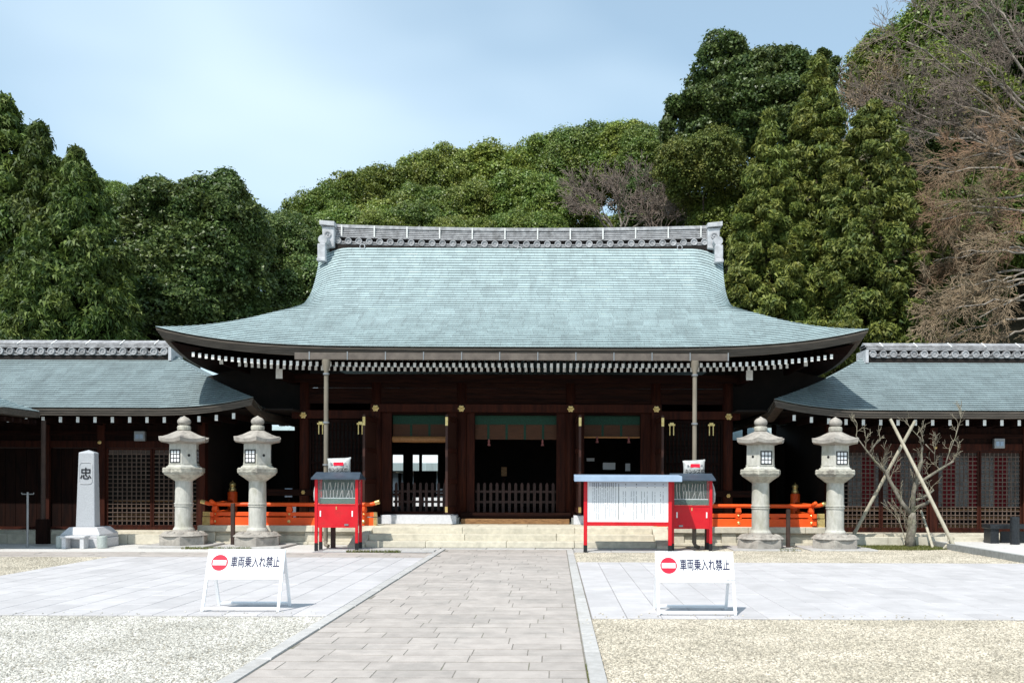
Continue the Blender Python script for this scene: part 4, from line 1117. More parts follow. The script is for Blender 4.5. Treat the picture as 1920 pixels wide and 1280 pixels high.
# ================================================================ no-entry A-frame signs
def asign():
    t = thing('a_frame_sign', '', 'sign', (0, 0, 0), 'white no entry signs on the pavement')
    w, h, sp = .455, .725, .27                          # half width, height, half spread
    tilt = math.atan2(sp, h)
    F_ = Matrix.Translation((0, -sp, 0)) @ Matrix.Rotation(-tilt, 4, 'X'); L_ = math.hypot(sp, h)
    B_ = Matrix.Translation((0, sp, 0)) @ Matrix.Rotation(tilt, 4, 'X')
    for Mx, ww in ((F_, w), (B_, w - .01)):
        for sx in (-1, 1): MB().box(sx * ww - .016, sx * ww + .016, -.014, .014, 0, L_, Mx).build('leg', M['signwhite'], t)
        for z in (.035, L_ - .015): MB().box(-ww + .017, ww - .017, -.012, .012, z - .014, z + .014, Mx).build('crossbar', M['signwhite'], t)
    pn = MB().box(-w - .018, w + .018, -.024, -.015, .425, L_ + .004, F_).build('panel', M['signwhite'], t, bevel=.004)
    MB().box(-w + .017, w - .017, -.013, .012, .392, .42, F_).build('panel_rail', M['signwhite'], t)
    MB().box(-w, w, .015, .022, .44, L_, B_).build('rear_panel', M['signwhite'], t)
    zc_ = .60
    def disc(r, y, m, n=36, x=-.315):
        b = MB(); b.loft([[(x + r * math.cos(a), yy, zc_ + r * math.sin(a)) for a in (2 * math.pi * k / n for k in range(n))] for yy in (y, -.024)]); b.v = [tuple(F_ @ Vector(p)) for p in b.v]; return b.build('no_entry_disc', m, t)
    disc(.101, -.026, M['signred'])
    MB().box(-.315 - .082, -.315 + .082, -.0275, -.0262, zc_ - .031, zc_ + .031, F_).build('white_bar', M['signwhite'], t)
    q = text('車両乗入れ禁止', 'sign_lettering', t, M['navy'], F_ @ Vector((.12, -.0262, zc_ - .0)), .150, 90 - math.degrees(tilt), .575, .0026)
    return t
SG = asign()
for i, (px0, px1, yy, lab, rz) in enumerate(((378, 531, 11.2, 'white no entry sign on the left pavement', 0.6), (1232, 1380, 11.02, 'white no entry sign on the right pavement', 0))):
    o = SG if i == 0 else dup(SG)
    o.location = (X((px0 + px1) / 2, yy - .2), yy, .007); o['label'] = lab; o.rotation_euler = (0, 0, R(rz))

# ================================================================ notice board
nx0, nx1, ny = X(1098, 20.3), X(1256.5, 20.3), 20.3
nb = thing('notice_board', 'red framed notice board with white text panel and pale blue roof', 'notice board', ((nx0 + nx1) / 2, ny, 0))
for x in (nx0, nx1):
    po = MB().box(x - .04, x + .04, ny - .04, ny + .04, .15, 1.60).build('post', M['red'], nb, bevel=.006)
    MB().box(x - .042, x + .042, ny - .042, ny + .042, -.02, .148).build('post_foot', M['black'], po)
bx0, bx1, bz0, bz1 = nx0 + .042, nx1 - .042, Z(977.5, ny), Z(901, ny)
MB().box(bx0, bx1, ny - .02, ny + .02, bz0, bz1).build('text_panel', M['paper'], nb)
MB().box(bx0, bx1, ny - .03, ny + .03, bz0 - .085, bz0 - .002).build('bottom_rail', M['red'], nb)
MB().box(bx0 + .03, bx1 - .02, ny - .0225, ny - .0205, bz1 - .12, bz1 - .02).build('printed_band', M['header'], nb)
rx0, rx1 = X(1077, ny - .3), X(1279, ny - .3)
b = MB(); b.add([(x, y, z) for x in (rx0, rx1) for y, z in ((ny - .32, 1.575), (ny - .32, 1.70), (ny + .3, 1.735), (ny + .3, 1.61))], [(3, 2, 1, 0), (4, 5, 6, 7), (0, 1, 5, 4), (1, 2, 6, 5), (2, 3, 7, 6), (3, 0, 4, 7)])
b.build('roof', M['paleblue'], nb, bevel=.006)
def tx(zx): return X(1060 + zx * 310 / 1920, ny)
def tz(zy): return Z(870 + zy * 180 / 1115, ny)
tr_ = random.Random(3)
def column(b, zx, y0, y1, w=.011, gap=.5):
    z = tz(y0)
    while z > tz(y1):
        h = tr_.uniform(.010, .017)
        if tr_.random() > .10: b.box(tx(zx) - w / 2, tx(zx) + w / 2, ny - .0232, ny - .0206, z - h, z)
        z -= h + .006
b = MB()
for zx, y0, y1 in ((1135, 315, 635), (1105, 315, 560), (1040, 310, 630), (1010, 310, 610), (950, 310, 570), (918, 315, 640), (885, 310, 560), (825, 310, 630), (795, 310, 640), (765, 310, 410), (700, 310, 500), (672, 310, 600)): column(b, zx, y0, y1, .012)
tag(b.build('small_print', M['greyink'], nb), kind='stuff')
b = MB()
for k, zx in enumerate((585, 555, 533, 510, 490, 468, 447, 427, 405, 385, 362, 340, 320)): column(b, zx, 270, tr_.uniform(480, 640), .010)
for zx in (300, 282): column(b, zx, 530, 630, .008)
tag(b.build('small_print', M['greyink'], nb), kind='stuff')
b = MB()
for zx in (1135, 1040, 950, 825, 700): column(b, zx, 222, 240, .02); column(b, zx, 258, 266, .015)
for zx in (585, 555, 533, 510, 490, 468, 447, 427, 405, 385, 362, 340, 320): column(b, zx, 212, 262, .016)
b.box(tx(620) - .006, tx(620) + .006, ny - .0232, ny - .0206, tz(640), tz(222))
tag(b.build('heading_print', M['ink'], nb), kind='stuff')

# ================================================================ red candle cabinets
def cabinet(x0, x1, yf, side, labs):
    t = thing('candle_cabinet', labs[0], 'cabinet', ((x0 + x1) / 2, yf, 0), 'red cabinets of candles')
    yb = yf + .46; w = .065
    z0, z1, z2 = Z(990, yf), Z(948, yf), Z(898, yf)
    for x in (x0 + w / 2, x1 - w / 2):
        for y in (yf + w / 2, yb - w / 2):
            po = MB().box(x - w / 2, x + w / 2, y - w / 2, y + w / 2, .16, z2).build('leg', M['red'], t, bevel=.005)
            MB().box(x - w / 2 - .002, x + w / 2 + .002, y - w / 2 - .002, y + w / 2 + .002, -.02, .158).build('leg_foot', M['black'], po)
    fr_ = MB().box(x0 + w + .001, x1 - w - .001, yf + .012, yb - .05, z0 + .03, z1).build('cupboard', M['red'], t)
    MB().box(x0 + w + .001, x1 - w - .001, yf + .004, yf + .05, z0, z0 + .028).build('bottom_rail', M['red'], t)
    MB().box(x0 + w + .001, x1 - w - .001, yf + .0, yf + .05, z1 + .001, z1 + .022).build('ledge', M['red'], t)
    for x in (x0 + .13, x1 - .13): MB().box(x - .014, x + .014, yf + .002, yf + .011, z0 + .25, z0 + .38).build('door_pull', M['signwhite'], fr_)
    lk = (x1 - .26) if side < 0 else (x0 + .22)
    MB().box(lk - .045, lk + .045, yf - .008, yf + .01, z0 + .045, z0 + .085).build('padlock', M['silver'], fr_)
    MB().box((x0 + x1) / 2 - .012, (x0 + x1) / 2 + .012, yf + .004, yf + .011, z1 - .1, z1 - .03).build('keyhole', M['gold'], fr_)
    # glazed upper part: green back and drawer, two candle shelves
    MB().box(x0 + w, x1 - w, yb - .04, yb - .02, z1 + .02, z2).build('back_panel', M['green'], t)
    for x in (x0 + .025, x1 - .025): MB().box(x - .006, x + .006, yf + w + .002, yb - w - .002, z1 + .02, z2 - .01).build('side_glass', M['glass'], t)
    MB().box(x0 + w + .01, x1 - w - .01, yf + .10, yf + .14, z1 + .024, z1 + .15).build('green_drawer', M['green'], t)
    sh1 = MB().box(x0 + w + .01, x1 - w - .01, yf + .14, yf + .22, z1 + .152, z1 + .168).build('candle_shelf', M['paper'], t)
    sh2 = MB().box(x0 + w + .01, x1 - w - .01, yf + .24, yf + .34, z1 + .325, z1 + .34).build('candle_shelf', M['green'], t)
    MB().box(x0 + w + .002, x1 - w - .002, yf + .02, yf + .028, z1 + .024, z2 - .005).build('front_glass', M['glass'], t)
    # roof
    b = MB(); e = .035
    ra = [(x0 - e - .02, yf - .12, z2 + .005), (x1 + e + .02, yf - .12, z2 + .005), (x1 + e - .02, yf + .2, z2 + .145), (x0 - e + .02, yf + .2, z2 + .145), (x1 + e + .02, yb + .1, z2 + .005), (x0 - e - .02, yb + .1, z2 + .005)]
    b.add(ra + [(p[0], p[1], p[2] - .03) for p in ra[:2]] + [(p[0], p[1], p[2] - .03) for p in ra[4:]], [(0, 1, 2, 3), (3, 2, 4, 5), (6, 7, 1, 0), (8, 9, 5, 4), (7, 8, 4, 2, 1), (9, 6, 0, 3, 5), (9, 8, 7, 6)])
    b.build('roof', M['slate'], t)
    MB().box(x0 - .01, x0 + w * 0 + .012, yf + .1, yf + .1001, 0, 0) if 0 else None
    # candles, each loose on its shelf
    for row, (yy, zz) in enumerate(((yf + .18, z1 + .168), (yf + .29, z1 + .34))):
        n = 10
        for k in range(n):
            x = x0 + w + .06 + (x1 - x0 - 2 * w - .12) * (k + .5) / n
            c = CND.copy(); COL.objects.link(c); c.location = (x, yy, zz + .001)
            c.rotation_euler = (0, R(tr_.choice((0, 0, 3, -3, 8, -8) if not (row == 0 and k in (5, 7)) else (22, 16))), 0)
            tag(c, 'white candle standing in the %s row of the %s red cabinet' % (('lower', 'upper')[row], labs[1]), 'candle', 'candles in the %s red cabinet, %s row' % (labs[1], ('lower', 'upper')[row]))
    return t, z2
cb = MB(); cb.lathe([(.0085, 0), (.0075, .165), (.002, .172), (.002, .185)], 6)
CND = cb.build('candle', M['candle'])
cl, cz = cabinet(X(590, 20.55), X(668, 20.55) + .04, 20.55, -1, ('red candle cabinet with dark roof left of the steps', 'left'))
cr_, cz2 = cabinet(X(1259, 20.75), X(1336, 20.75), 20.75, 1, ('red candle cabinet partly behind the notice board', 'right'))
bpy.data.objects.remove(CND)
for px, yy, lab in ((625, 21.1, 'dark brown stake behind the left red cabinet'), (1326, 21.2, 'dark brown stake behind the right red cabinet')):
    x = X(px, yy); tag(MB().box(x - .05, x + .05, yy - .04, yy + .04, -.02, .66).build('stake', M['iron']), lab, 'stake', 'stakes behind the red cabinets')

def bag(px, w, h, y, z, label, flip):
    x = X(px, y); t = thing('plastic_bag', label, 'bag', (x, y, z), 'printed plastic bags on the cabinet roofs')
    b = MB(); r_ = random.Random(int(px)); rings = []
    for zz, sx, sy in ((0, .47, .05), (.06, .5, .10), (.45, .49, .12), (.72, .5, .08), (.84, .53, .03), (.90, .52, .015)):
        ring = []
        for k in range(20):
            a = 2 * math.pi * k / 20; cx = math.copysign(abs(math.cos(a)) ** .5, math.cos(a))
            ear = (.14 * max(0, flip * cx - .35) if zz > .7 else 0)
            ring.append((x + w * sx * cx * (1 + r_.uniform(-.02, .02)), y + sy * math.sin(a) * (1 + r_.uniform(-.2, .2)), z + h * (zz + ear + r_.uniform(-.012, .012))))
        rings.append(ring)
    b.loft(rings); b.build('bag_body', M['plastic'], t, smooth=True)
    zf = z + h * .58
    MB().box(x - w * .2, x + w * .24, y - .128, y - .124, zf - .035, zf + .045).build('red_label', M['signred'], t)
    for d in (-.31, .33): MB().box(x + w * d - .025, x + w * d + .025, y - .119, y - .113, zf - .005, zf + .022).build('side_mark', M['greyink'], t)
    text('キンシズ世', 'bag_lettering', t, M['ink'], (x, y - .135, z + h * .22), .115, 90, .8, .002)
bag(636, .52, .40, 20.95, cz + .10, 'white plastic bag with red label on the left cabinet roof', 1)
bag(1301, .50, .38, 21.12, cz2 + .10, 'white plastic bag with red label on the right cabinet roof', 1)
for px, yy, lab in ((589, 20.9, 'white plastic bag hanging on left side of the left cabinet'), (1343, 21.0, 'white plastic bag hanging on right side of the right cabinet')):
    x = X(px, yy) + (.0 if px < 1000 else .0); sg = -1 if px < 1000 else 1
    xw = (X(590, 20.55) if sg < 0 else X(1336, 20.75))
    b = MB(); b.loft([[(xw + sg * (.012 + d * (1 + math.cos(a)) / 2), yy + .13 * q * math.sin(a), z) for a in (2 * math.pi * k / 12 for k in range(12))] for z, d, q in ((1.05, .03, .5), (1.12, .09, 1), (1.3, .10, 1), (1.45, .07, .9), (1.58, .02, .3), (1.62, .01, .1))])
    tag(b.build('hanging_bag', M['plastic'], smooth=True), lab, 'bag', 'plastic bags hanging on the cabinets')

# ================================================================ bench and ash post on the right
bx = X(1850, 22.0); bn = thing('bench', 'black granite bench on the raised ground at right edge', 'bench', (bx + .8, 22, .115))
MB().box(bx, bx + 2.0, 21.8, 22.25, .47, .575).build('seat', M['bench'], bn, bevel=.01)
for d in (.03, 1.5): MB().box(bx + d, bx + d + .2, 21.85, 22.2, .115, .468).build('support', M['bench'], bn)
MB().box(bx + .35, bx + 1.4, 22.0, 22.06, .13, .40).build('stretcher', M['bench'], bn)
b = MB(); xx = X(1903, 21.55); b.lathe([(.105, .113), (.105, .76), (.095, .77), (.06, .77), (.06, .72)], 20, (xx, 21.55, 0)); tag(b.build('ash_post', M['bench'], smooth=False), 'black cylindrical post standing in front of the black bench', 'post')

# ================================================================ plants
def np_mesh(name, V, quads, m, smooth=False):
    me = bpy.data.meshes.new(name); n = quads.shape[1]
    me.vertices.add(len(V)); me.vertices.foreach_set('co', np.ascontiguousarray(V, dtype=np.float32).ravel())
    me.loops.add(quads.size); me.loops.foreach_set('vertex_index', np.ascontiguousarray(quads, dtype=np.int32).ravel())
    me.polygons.add(len(quads)); me.polygons.foreach_set('loop_start', np.arange(0, quads.size, n, dtype=np.int32))
    me.materials.append(m); me.update(calc_edges=True)
    if smooth: me.polygons.foreach_set('use_smooth', [True] * len(quads))
    return me


def unit(v): return v / np.maximum(np.linalg.norm(v, axis=1, keepdims=True), 1e-9)


def leaves(name, cen, rad, per, size, m, seed, upb=.55, droop=0.0, elong=1.0, outward=.9, center=(0, 0, 0), jit=.6, tri=False):
    g = np.random.default_rng(seed)
    n = len(cen); idx = np.repeat(np.arange(n), per)
    d = unit(g.normal(size=(n * per, 3)))
    d[:, 2] = np.where((d[:, 2] < -.3) & (g.random(n * per) < .6), -d[:, 2], d[:, 2])
    rr = (g.random((n * per, 1)) ** .45) * .45 + .6 + .45 * g.random((n * per, 1)) ** 7
    P = cen[idx] + d * rad[idx] * rr
    nrm = unit(d * outward + np.array([0, 0, upb]) + g.normal(size=d.shape) * jit)
    t = g.normal(size=d.shape)
    if droop:
        oc = P - np.array(center); oc[:, 2] = 0; oc = unit(oc)
        t = oc * .55 + np.array([0, 0, -droop]) + g.normal(size=d.shape) * .40
    t = unit(t - nrm * (t * nrm).sum(1, keepdims=True)); bt = np.cross(nrm, t)
    s = size * (.6 + .8 * g.random((n * per, 1)))
    l, w = s * elong * .5, s / max(1, elong ** .5) * .36
    if tri:
        V = np.stack([P - t * l + bt * w * 1.2, P + t * l, P - t * l * .8 - bt * w * 1.2], 1).reshape(-1, 3)
        return np_mesh(name, V, np.arange(len(V)).reshape(-1, 3), m)
    V = np.stack([P - t * l, P + bt * w - t * l * .1, P + t * l, P - bt * w - t * l * .1], 1).reshape(-1, 3)
    return np_mesh(name, V, np.arange(len(V)).reshape(-1, 4), m)


def dome_clumps(n, seed, zmin=-.55, rc=(.12, .24), inner=14, lump=.12):
    g = np.random.default_rng(seed); c = []; r = []
    k = 0
    while len(c) < n:
        k += 1
        d = g.normal(size=3); d /= np.linalg.norm(d)
        if d[2] < zmin: continue
        f = .80 + lump * math.sin(3.1 * d[0] + seed) + lump * math.sin(4.3 * d[2] + 2.1 * d[1] + seed * 2) + g.uniform(-.08, .06)
        rr = g.uniform(*rc)
        q = d * f
        if any(np.linalg.norm(q - a) < .55 * (rr + b[0]) * .75 for a, b in zip(c, r)) and k < 6000: continue
        c.append(q); r.append(np.array([rr * 1.12, rr * 1.12, rr * .82]))
    for _ in range(inner):
        d = g.normal(size=3); d /= np.linalg.norm(d); c.append(d * g.uniform(.2, .5)); r.append(np.array([.3, .3, .28]))
    return np.array(c), np.array(r)


LEAF = {
    'mid': leafmat('broadleaf_green', (0.052, 0.095, 0.017), (0.190, 0.250, 0.048)),
    'olive': leafmat('olive_broadleaf', (0.078, 0.112, 0.019), (0.240, 0.285, 0.052)),
    'dark': leafmat('dark_glossy_broadleaf', (0.036, 0.070, 0.018), (0.165, 0.225, 0.062), rough=.42),
    'cedar': leafmat('cedar_green', (0.026, 0.054, 0.011), (0.130, 0.180, 0.032), trans=.2, rough=.6),
    'cedar_brown': leafmat('winter_cedar', (0.046, 0.072, 0.014), (0.185, 0.205, 0.038), trans=.2, rough=.6, hue=.022),
}
DOMES = []
for k, (n, per, sz, sd) in enumerate(((120, 430, .046, 11), (112, 440, .046, 12), (124, 420, .045, 13), (116, 430, .046, 14))):
    c, r = dome_clumps(n, sd); DOMES.append((c, r, per, sz, sd))
DM_CACHE = {}
def dome_mesh(kind, v):
    if v not in DM_CACHE:
        c, r, per, sz, sd = DOMES[v]; DM_CACHE[v] = leaves('crown', c, r, per, sz, LEAF['mid'], sd)
    return DM_CACHE[v]


def terrain(x, y):
    k = .16 + .20 * sstep(-22, 12, x) + .36 * sstep(10, 24, x)
    y0 = 46 - 13 * sstep(8, 20, x)
    d = max(0, y - y0); w = 3.0
    d = d * d / (d + w)
    return k * min(d, 45) + .25 * math.sin(x * .5) * sstep(0, 6, d) - .03
b = MB()
ex = np.concatenate([np.linspace(-90, -34, 8), np.linspace(-30, 44, 60), np.linspace(50, 140, 10)]); ey = np.concatenate([np.linspace(32.5, 75, 54), np.linspace(80, 140, 8)])
b.sheet([[(x, y, terrain(x, y)) for x in ex] for y in ey])
tag(b.build('hill', M['soil'], smooth=True), kind='structure')


def limbs(parent, x, y, z0, z1, r, m, seed, spread, n=5, name='trunk'):
    g = random.Random(seed); b = MB()
    top = z0 + (z1 - z0) * .62
    b.tube([(x, y, z0 - .3), (x + g.uniform(-.1, .1), y, z0 + (top - z0) * .35), (x + g.uniform(-.3, .3), y, top), (x + g.uniform(-.4, .4), y, z1 - .1 * (z1 - z0))], (r * 1.25, r, r * .7, r * .2), 8)
    for k in range(n):
        a = 2 * math.pi * (k + g.random() * .6) / n; h = z0 + (z1 - z0) * g.uniform(.30, .62); l = spread * g.uniform(.5, .85)
        b.tube([(x, y, h), (x + math.cos(a) * l * .45, y + math.sin(a) * l * .45, h + l * .35), (x + math.cos(a) * l, y + math.sin(a) * l, h + l * .62)], (r * .45, r * .3, r * .1), 6)
    return b.build(name, m, parent)


def broadleaf(px, top, Y, hwpx, bot, kind, v, label, cat='tree', group=None, name='broadleaf_tree', rot=None, depth=1.0):
    x = X(px, Y); zt = Z(top, Y); zb = Z(bot, Y); rx = hwpx * Y / F
    z0 = terrain(x, Y)
    t = thing(name, label, cat, (x, Y, z0), group)
    rz = (zt - zb) / 1.42                                  # dome spans +.95 .. -.5 of its radius
    o = bpy.data.objects.new('crown', dome_mesh(kind, v)); COL.objects.link(o); put(o, t)
    o.material_slots[0].link = 'OBJECT'; o.material_slots[0].material = LEAF[kind]
    rz = min(rz, 1.12 * rx)
    o.location = (x, Y, zt - .93 * rz); o.scale = (rx * 1.06, rx * depth, rz)
    o.rotation_euler = (0, 0, rnd.uniform(0, 6.28) if rot is None else rot)
    if rot is None: s_ = (rx * 1.06 + rx * depth) / 2; o.scale = (s_ * rnd.uniform(.95, 1.2), s_ * rnd.uniform(.9, 1.1), rz); o.rotation_euler = (rnd.uniform(-.22, .22), rnd.uniform(-.22, .22), rnd.uniform(0, 6.28))
    limbs(t, x, Y, z0, zt - .5 * rz, .10 + .035 * rx, M['bark'], int(px), rx * .9)
    return t


def lobed(name, label, lobes, kind, Y, seed, per, size, base_px, group=None):
    """one tree whose crown is built from several lobes given as (px, py, rx px, rz px, dy metres)"""
    x = X(base_px, Y); z0 = terrain(x, Y)
    t = thing(name, label, 'tree', (x, Y, z0), group)
    C_, R_ = [], []
    for i, (px, py, rx, rz, dy) in enumerate(lobes):
        n = max(16, int(64 * (rx * rz) / 8000))
        c, r = dome_clumps(n, seed + i, -.8, (.15, .27), 5, .10)
        s = np.array([rx * Y / F, rx * Y / F * .9, rz * Y / F]); o = np.array([X(px, Y), Y + dy, Z(py, Y)])
        C_.append(c * s + o); R_.append(r * s)
    me = leaves('crown', np.concatenate(C_), np.concatenate(R_), per, size, LEAF[kind], seed, jit=.95, tri=True, elong=1.15)
    o = bpy.data.objects.new('crown', me); COL.objects.link(o); put(o, t)
    zt = max(Z(l[1], Y) for l in lobes)
    limbs(t, x, Y, z0, zt, .30, M['bark'], seed, 4.5, 8)
    return t


def conifer(px, top, Y, hwpx, bot, kind, seed, label, group, power=1.0, n=120, per=230, size=.2, droop=.8):
    x = X(px, Y); z0 = terrain(x, Y); zt = Z(top, Y); zb = Z(bot, Y); Rm = hwpx * Y / F; H = zt - zb
    t = thing('conifer_tree', label, 'tree', (x, Y, z0), group)
    g = np.random.default_rng(seed); c, r = [], []
    for k in range(n):
        h = (k + .5) / n; h = 1 - h ** .62                 # more clumps low down
        a = k * 2.39996 + g.uniform(-.4, .4)
        pr = Rm * (1 - h ** power) ** (.85 if power > 1 else 1.0) + .12 * Rm * (1 - h)
        rr = max(.28, (.08 + .17 * g.random() ** 1.5) * Rm * (.5 + .75 * (1 - h)))
        q = max(0, pr - rr * .6) * g.uniform(.72, 1.14)
        c.append((x + q * math.cos(a), Y + q * math.sin(a), zb + h * (H - rr * .6) + g.uniform(-.2, .2))); r.append((rr, rr, rr * (1.05 if droop > .7 else .8)))
    for k in range(16):
        h = k / 17; c.append((x, Y, zb + h * H)); q = Rm * .55 * (1 - h ** power); r.append((max(.25, q), max(.25, q), H / 20))
    me = leaves('crown', np.array(c), np.array(r), per, size, LEAF[kind], seed, upb=.5, droop=droop, elong=1.8, jit=.8, tri=True, center=(x, Y, 0))
    o = bpy.data.objects.new('crown', me); COL.objects.link(o); put(o, t)
    b = MB(); b.tube([(x, Y, z0 - .3), (x, Y, z0 + (zt - z0) * .5), (x, Y, zt - .3)], (.34, .22, .03), 8); b.build('trunk', M['bark'], t)
    return t

# ---- bare trees
def grow(segs, p, d, l, r, depth, g, spread=.55, trop=(0, 0, .0), kids_=(2, 3), shrink=.72, wob=.18, rmin=.012):
    n = 3; pts = p
    dirs = d
    for i in range(n):
        dirs = (dirs + Vector((g.gauss(0, wob), g.gauss(0, wob), g.gauss(0, wob))) + Vector(trop) * .33).normalized()
        q = pts + dirs * l / n; r1 = max(rmin, r * (1 - .30 * (i + 1) / n))
        segs.append((pts, q, max(rmin, r * (1 - .30 * i / n)), r1)); pts = q
        if depth > 0 and (i > 0 or depth < 3):
            ax = Vector((g.gauss(0, 1), g.gauss(0, 1), g.gauss(0, 1))).cross(dirs)
            if ax.length > .01:
                nd = (Matrix.Rotation(spread * g.uniform(.7, 1.4), 3, ax.normalized()) @ dirs)
                grow(segs, pts, nd, l * shrink * g.uniform(.7, 1.05), max(rmin, r1 * .6), depth - 1, g, spread, trop, kids_, shrink, wob, rmin)
    if depth > 0:
        for k in range(g.randint(*kids_) - 1):
            ax = Vector((g.gauss(0, 1), g.gauss(0, 1), g.gauss(0, 1))).cross(dirs)
            if ax.length < .01: continue
            nd = (Matrix.Rotation(spread * g.uniform(.4, 1.0), 3, ax.normalized()) @ dirs)
            grow(segs, pts, nd, l * shrink * g.uniform(.75, 1.05), max(rmin, r1 * .75), depth - 1, g, spread, trop, kids_, shrink, wob, rmin)


def seg_mesh(name, segs, m, n=3):
    P0 = np.array([s[0][:] for s in segs]); P1 = np.array([s[1][:] for s in segs]); R0 = np.array([s[2] for s in segs]); R1 = np.array([s[3] for s in segs])
    d = unit(P1 - P0); ref = np.where(np.abs(d[:, 2:3]) > .9, np.array([[1., 0, 0]]), np.array([[0, 0, 1.]]))
    a = unit(np.cross(d, ref)); b_ = np.cross(d, a); V = []
    for P, Rr in ((P0 - d * R0[:, None] * .3, R0), (P1, R1)):
        for k in range(n):
            t = 2 * math.pi * k / n; V.append(P + (a * math.cos(t) + b_ * math.sin(t)) * Rr[:, None])
    V = np.stack(V, 1); m_ = len(segs); base = (np.arange(m_) * 2 * n)[:, None]
    q = np.array([[k, (k + 1) % n, (k + 1) % n + n, k + n] for k in range(n)])
    return np_mesh(name, V.reshape(-1, 3), (base[:, :, None] + q[None]).reshape(-1, 4), m)


def bare_tree(label, trunk, starts, mt, mtw, seed, depth, l, r, group=None, rsplit=.05, name='bare_tree', base=None, **kw):
    g = random.Random(seed); segs = []
    for p, d in starts: grow(segs, Vector(p), Vector(d).normalized(), l * g.uniform(.85, 1.15), r, depth, g, **kw)
    t = thing(name, label, 'tree', base or trunk[0][0], group)
    thick = [s for s in segs if s[2] > rsplit]; thin = [s for s in segs if s[2] <= rsplit]
    b = MB(); b.tube([p for p, _ in trunk], [q for _, q in trunk], 10); b.build('trunk', mt, t, smooth=True)
    for nm, ss, m, n in (('branches', thick, mt, 6), ('twigs', thin, mtw, 3)):
        if ss:
            o = bpy.data.objects.new(nm, seg_mesh(nm, ss, m, n)); COL.objects.link(o); put(o, t)
    return t

# ================================================================ the wooded hill, tree by tree
GH = 'rounded evergreen trees on the hill'
conifer(5, 172, 36, 150, 690, 'cedar', 21, 'tallest dark conifer at the left edge of the photo', 'dark conifers at the left', 1.6, 220, 560, .135)
conifer(72, 228, 35.6, 105, 690, 'cedar', 25, 'dark conifer filling between the tallest and the narrower left conifers', 'dark conifers at the left', 1.6, 200, 520, .135)
conifer(142, 282, 35.2, 108, 690, 'cedar', 22, 'narrower dark conifer right of the tallest left conifer', 'dark conifers at the left', 1.7, 230, 560, .135)
conifer(-70, 420, 34.2, 95, 690, 'cedar', 23, 'lowest dark conifer in the left corner over the wing', 'dark conifers at the left', 1.4, 150, 560, .135)
conifer(62, 420, 33.5, 70, 690, 'cedar', 24, 'shorter conifer standing before the two tall left conifers', 'dark conifers at the left', 1.6, 150, 560, .135)
lobed('broadleaf_tree', 'big round glossy broadleaf tree above the left wing roof', [(365, 470, 125, 125, 0), (300, 430, 75, 80, -1), (425, 430, 70, 85, -.5), (350, 570, 125, 95, -1.2), (455, 540, 55, 110, 0), (265, 540, 50, 110, .5), (300, 640, 90, 60, 0), (430, 640, 80, 60, 0)], 'dark', 42, 31, 640, .135, 370)
broadleaf(225, 345, 47, 50, 520, 'mid', 1, 'thin grey green tree between the left conifers and round tree')
broadleaf(525, 402, 47, 75, 690, 'dark', 2, 'dark green tree just left of the hall ridge')
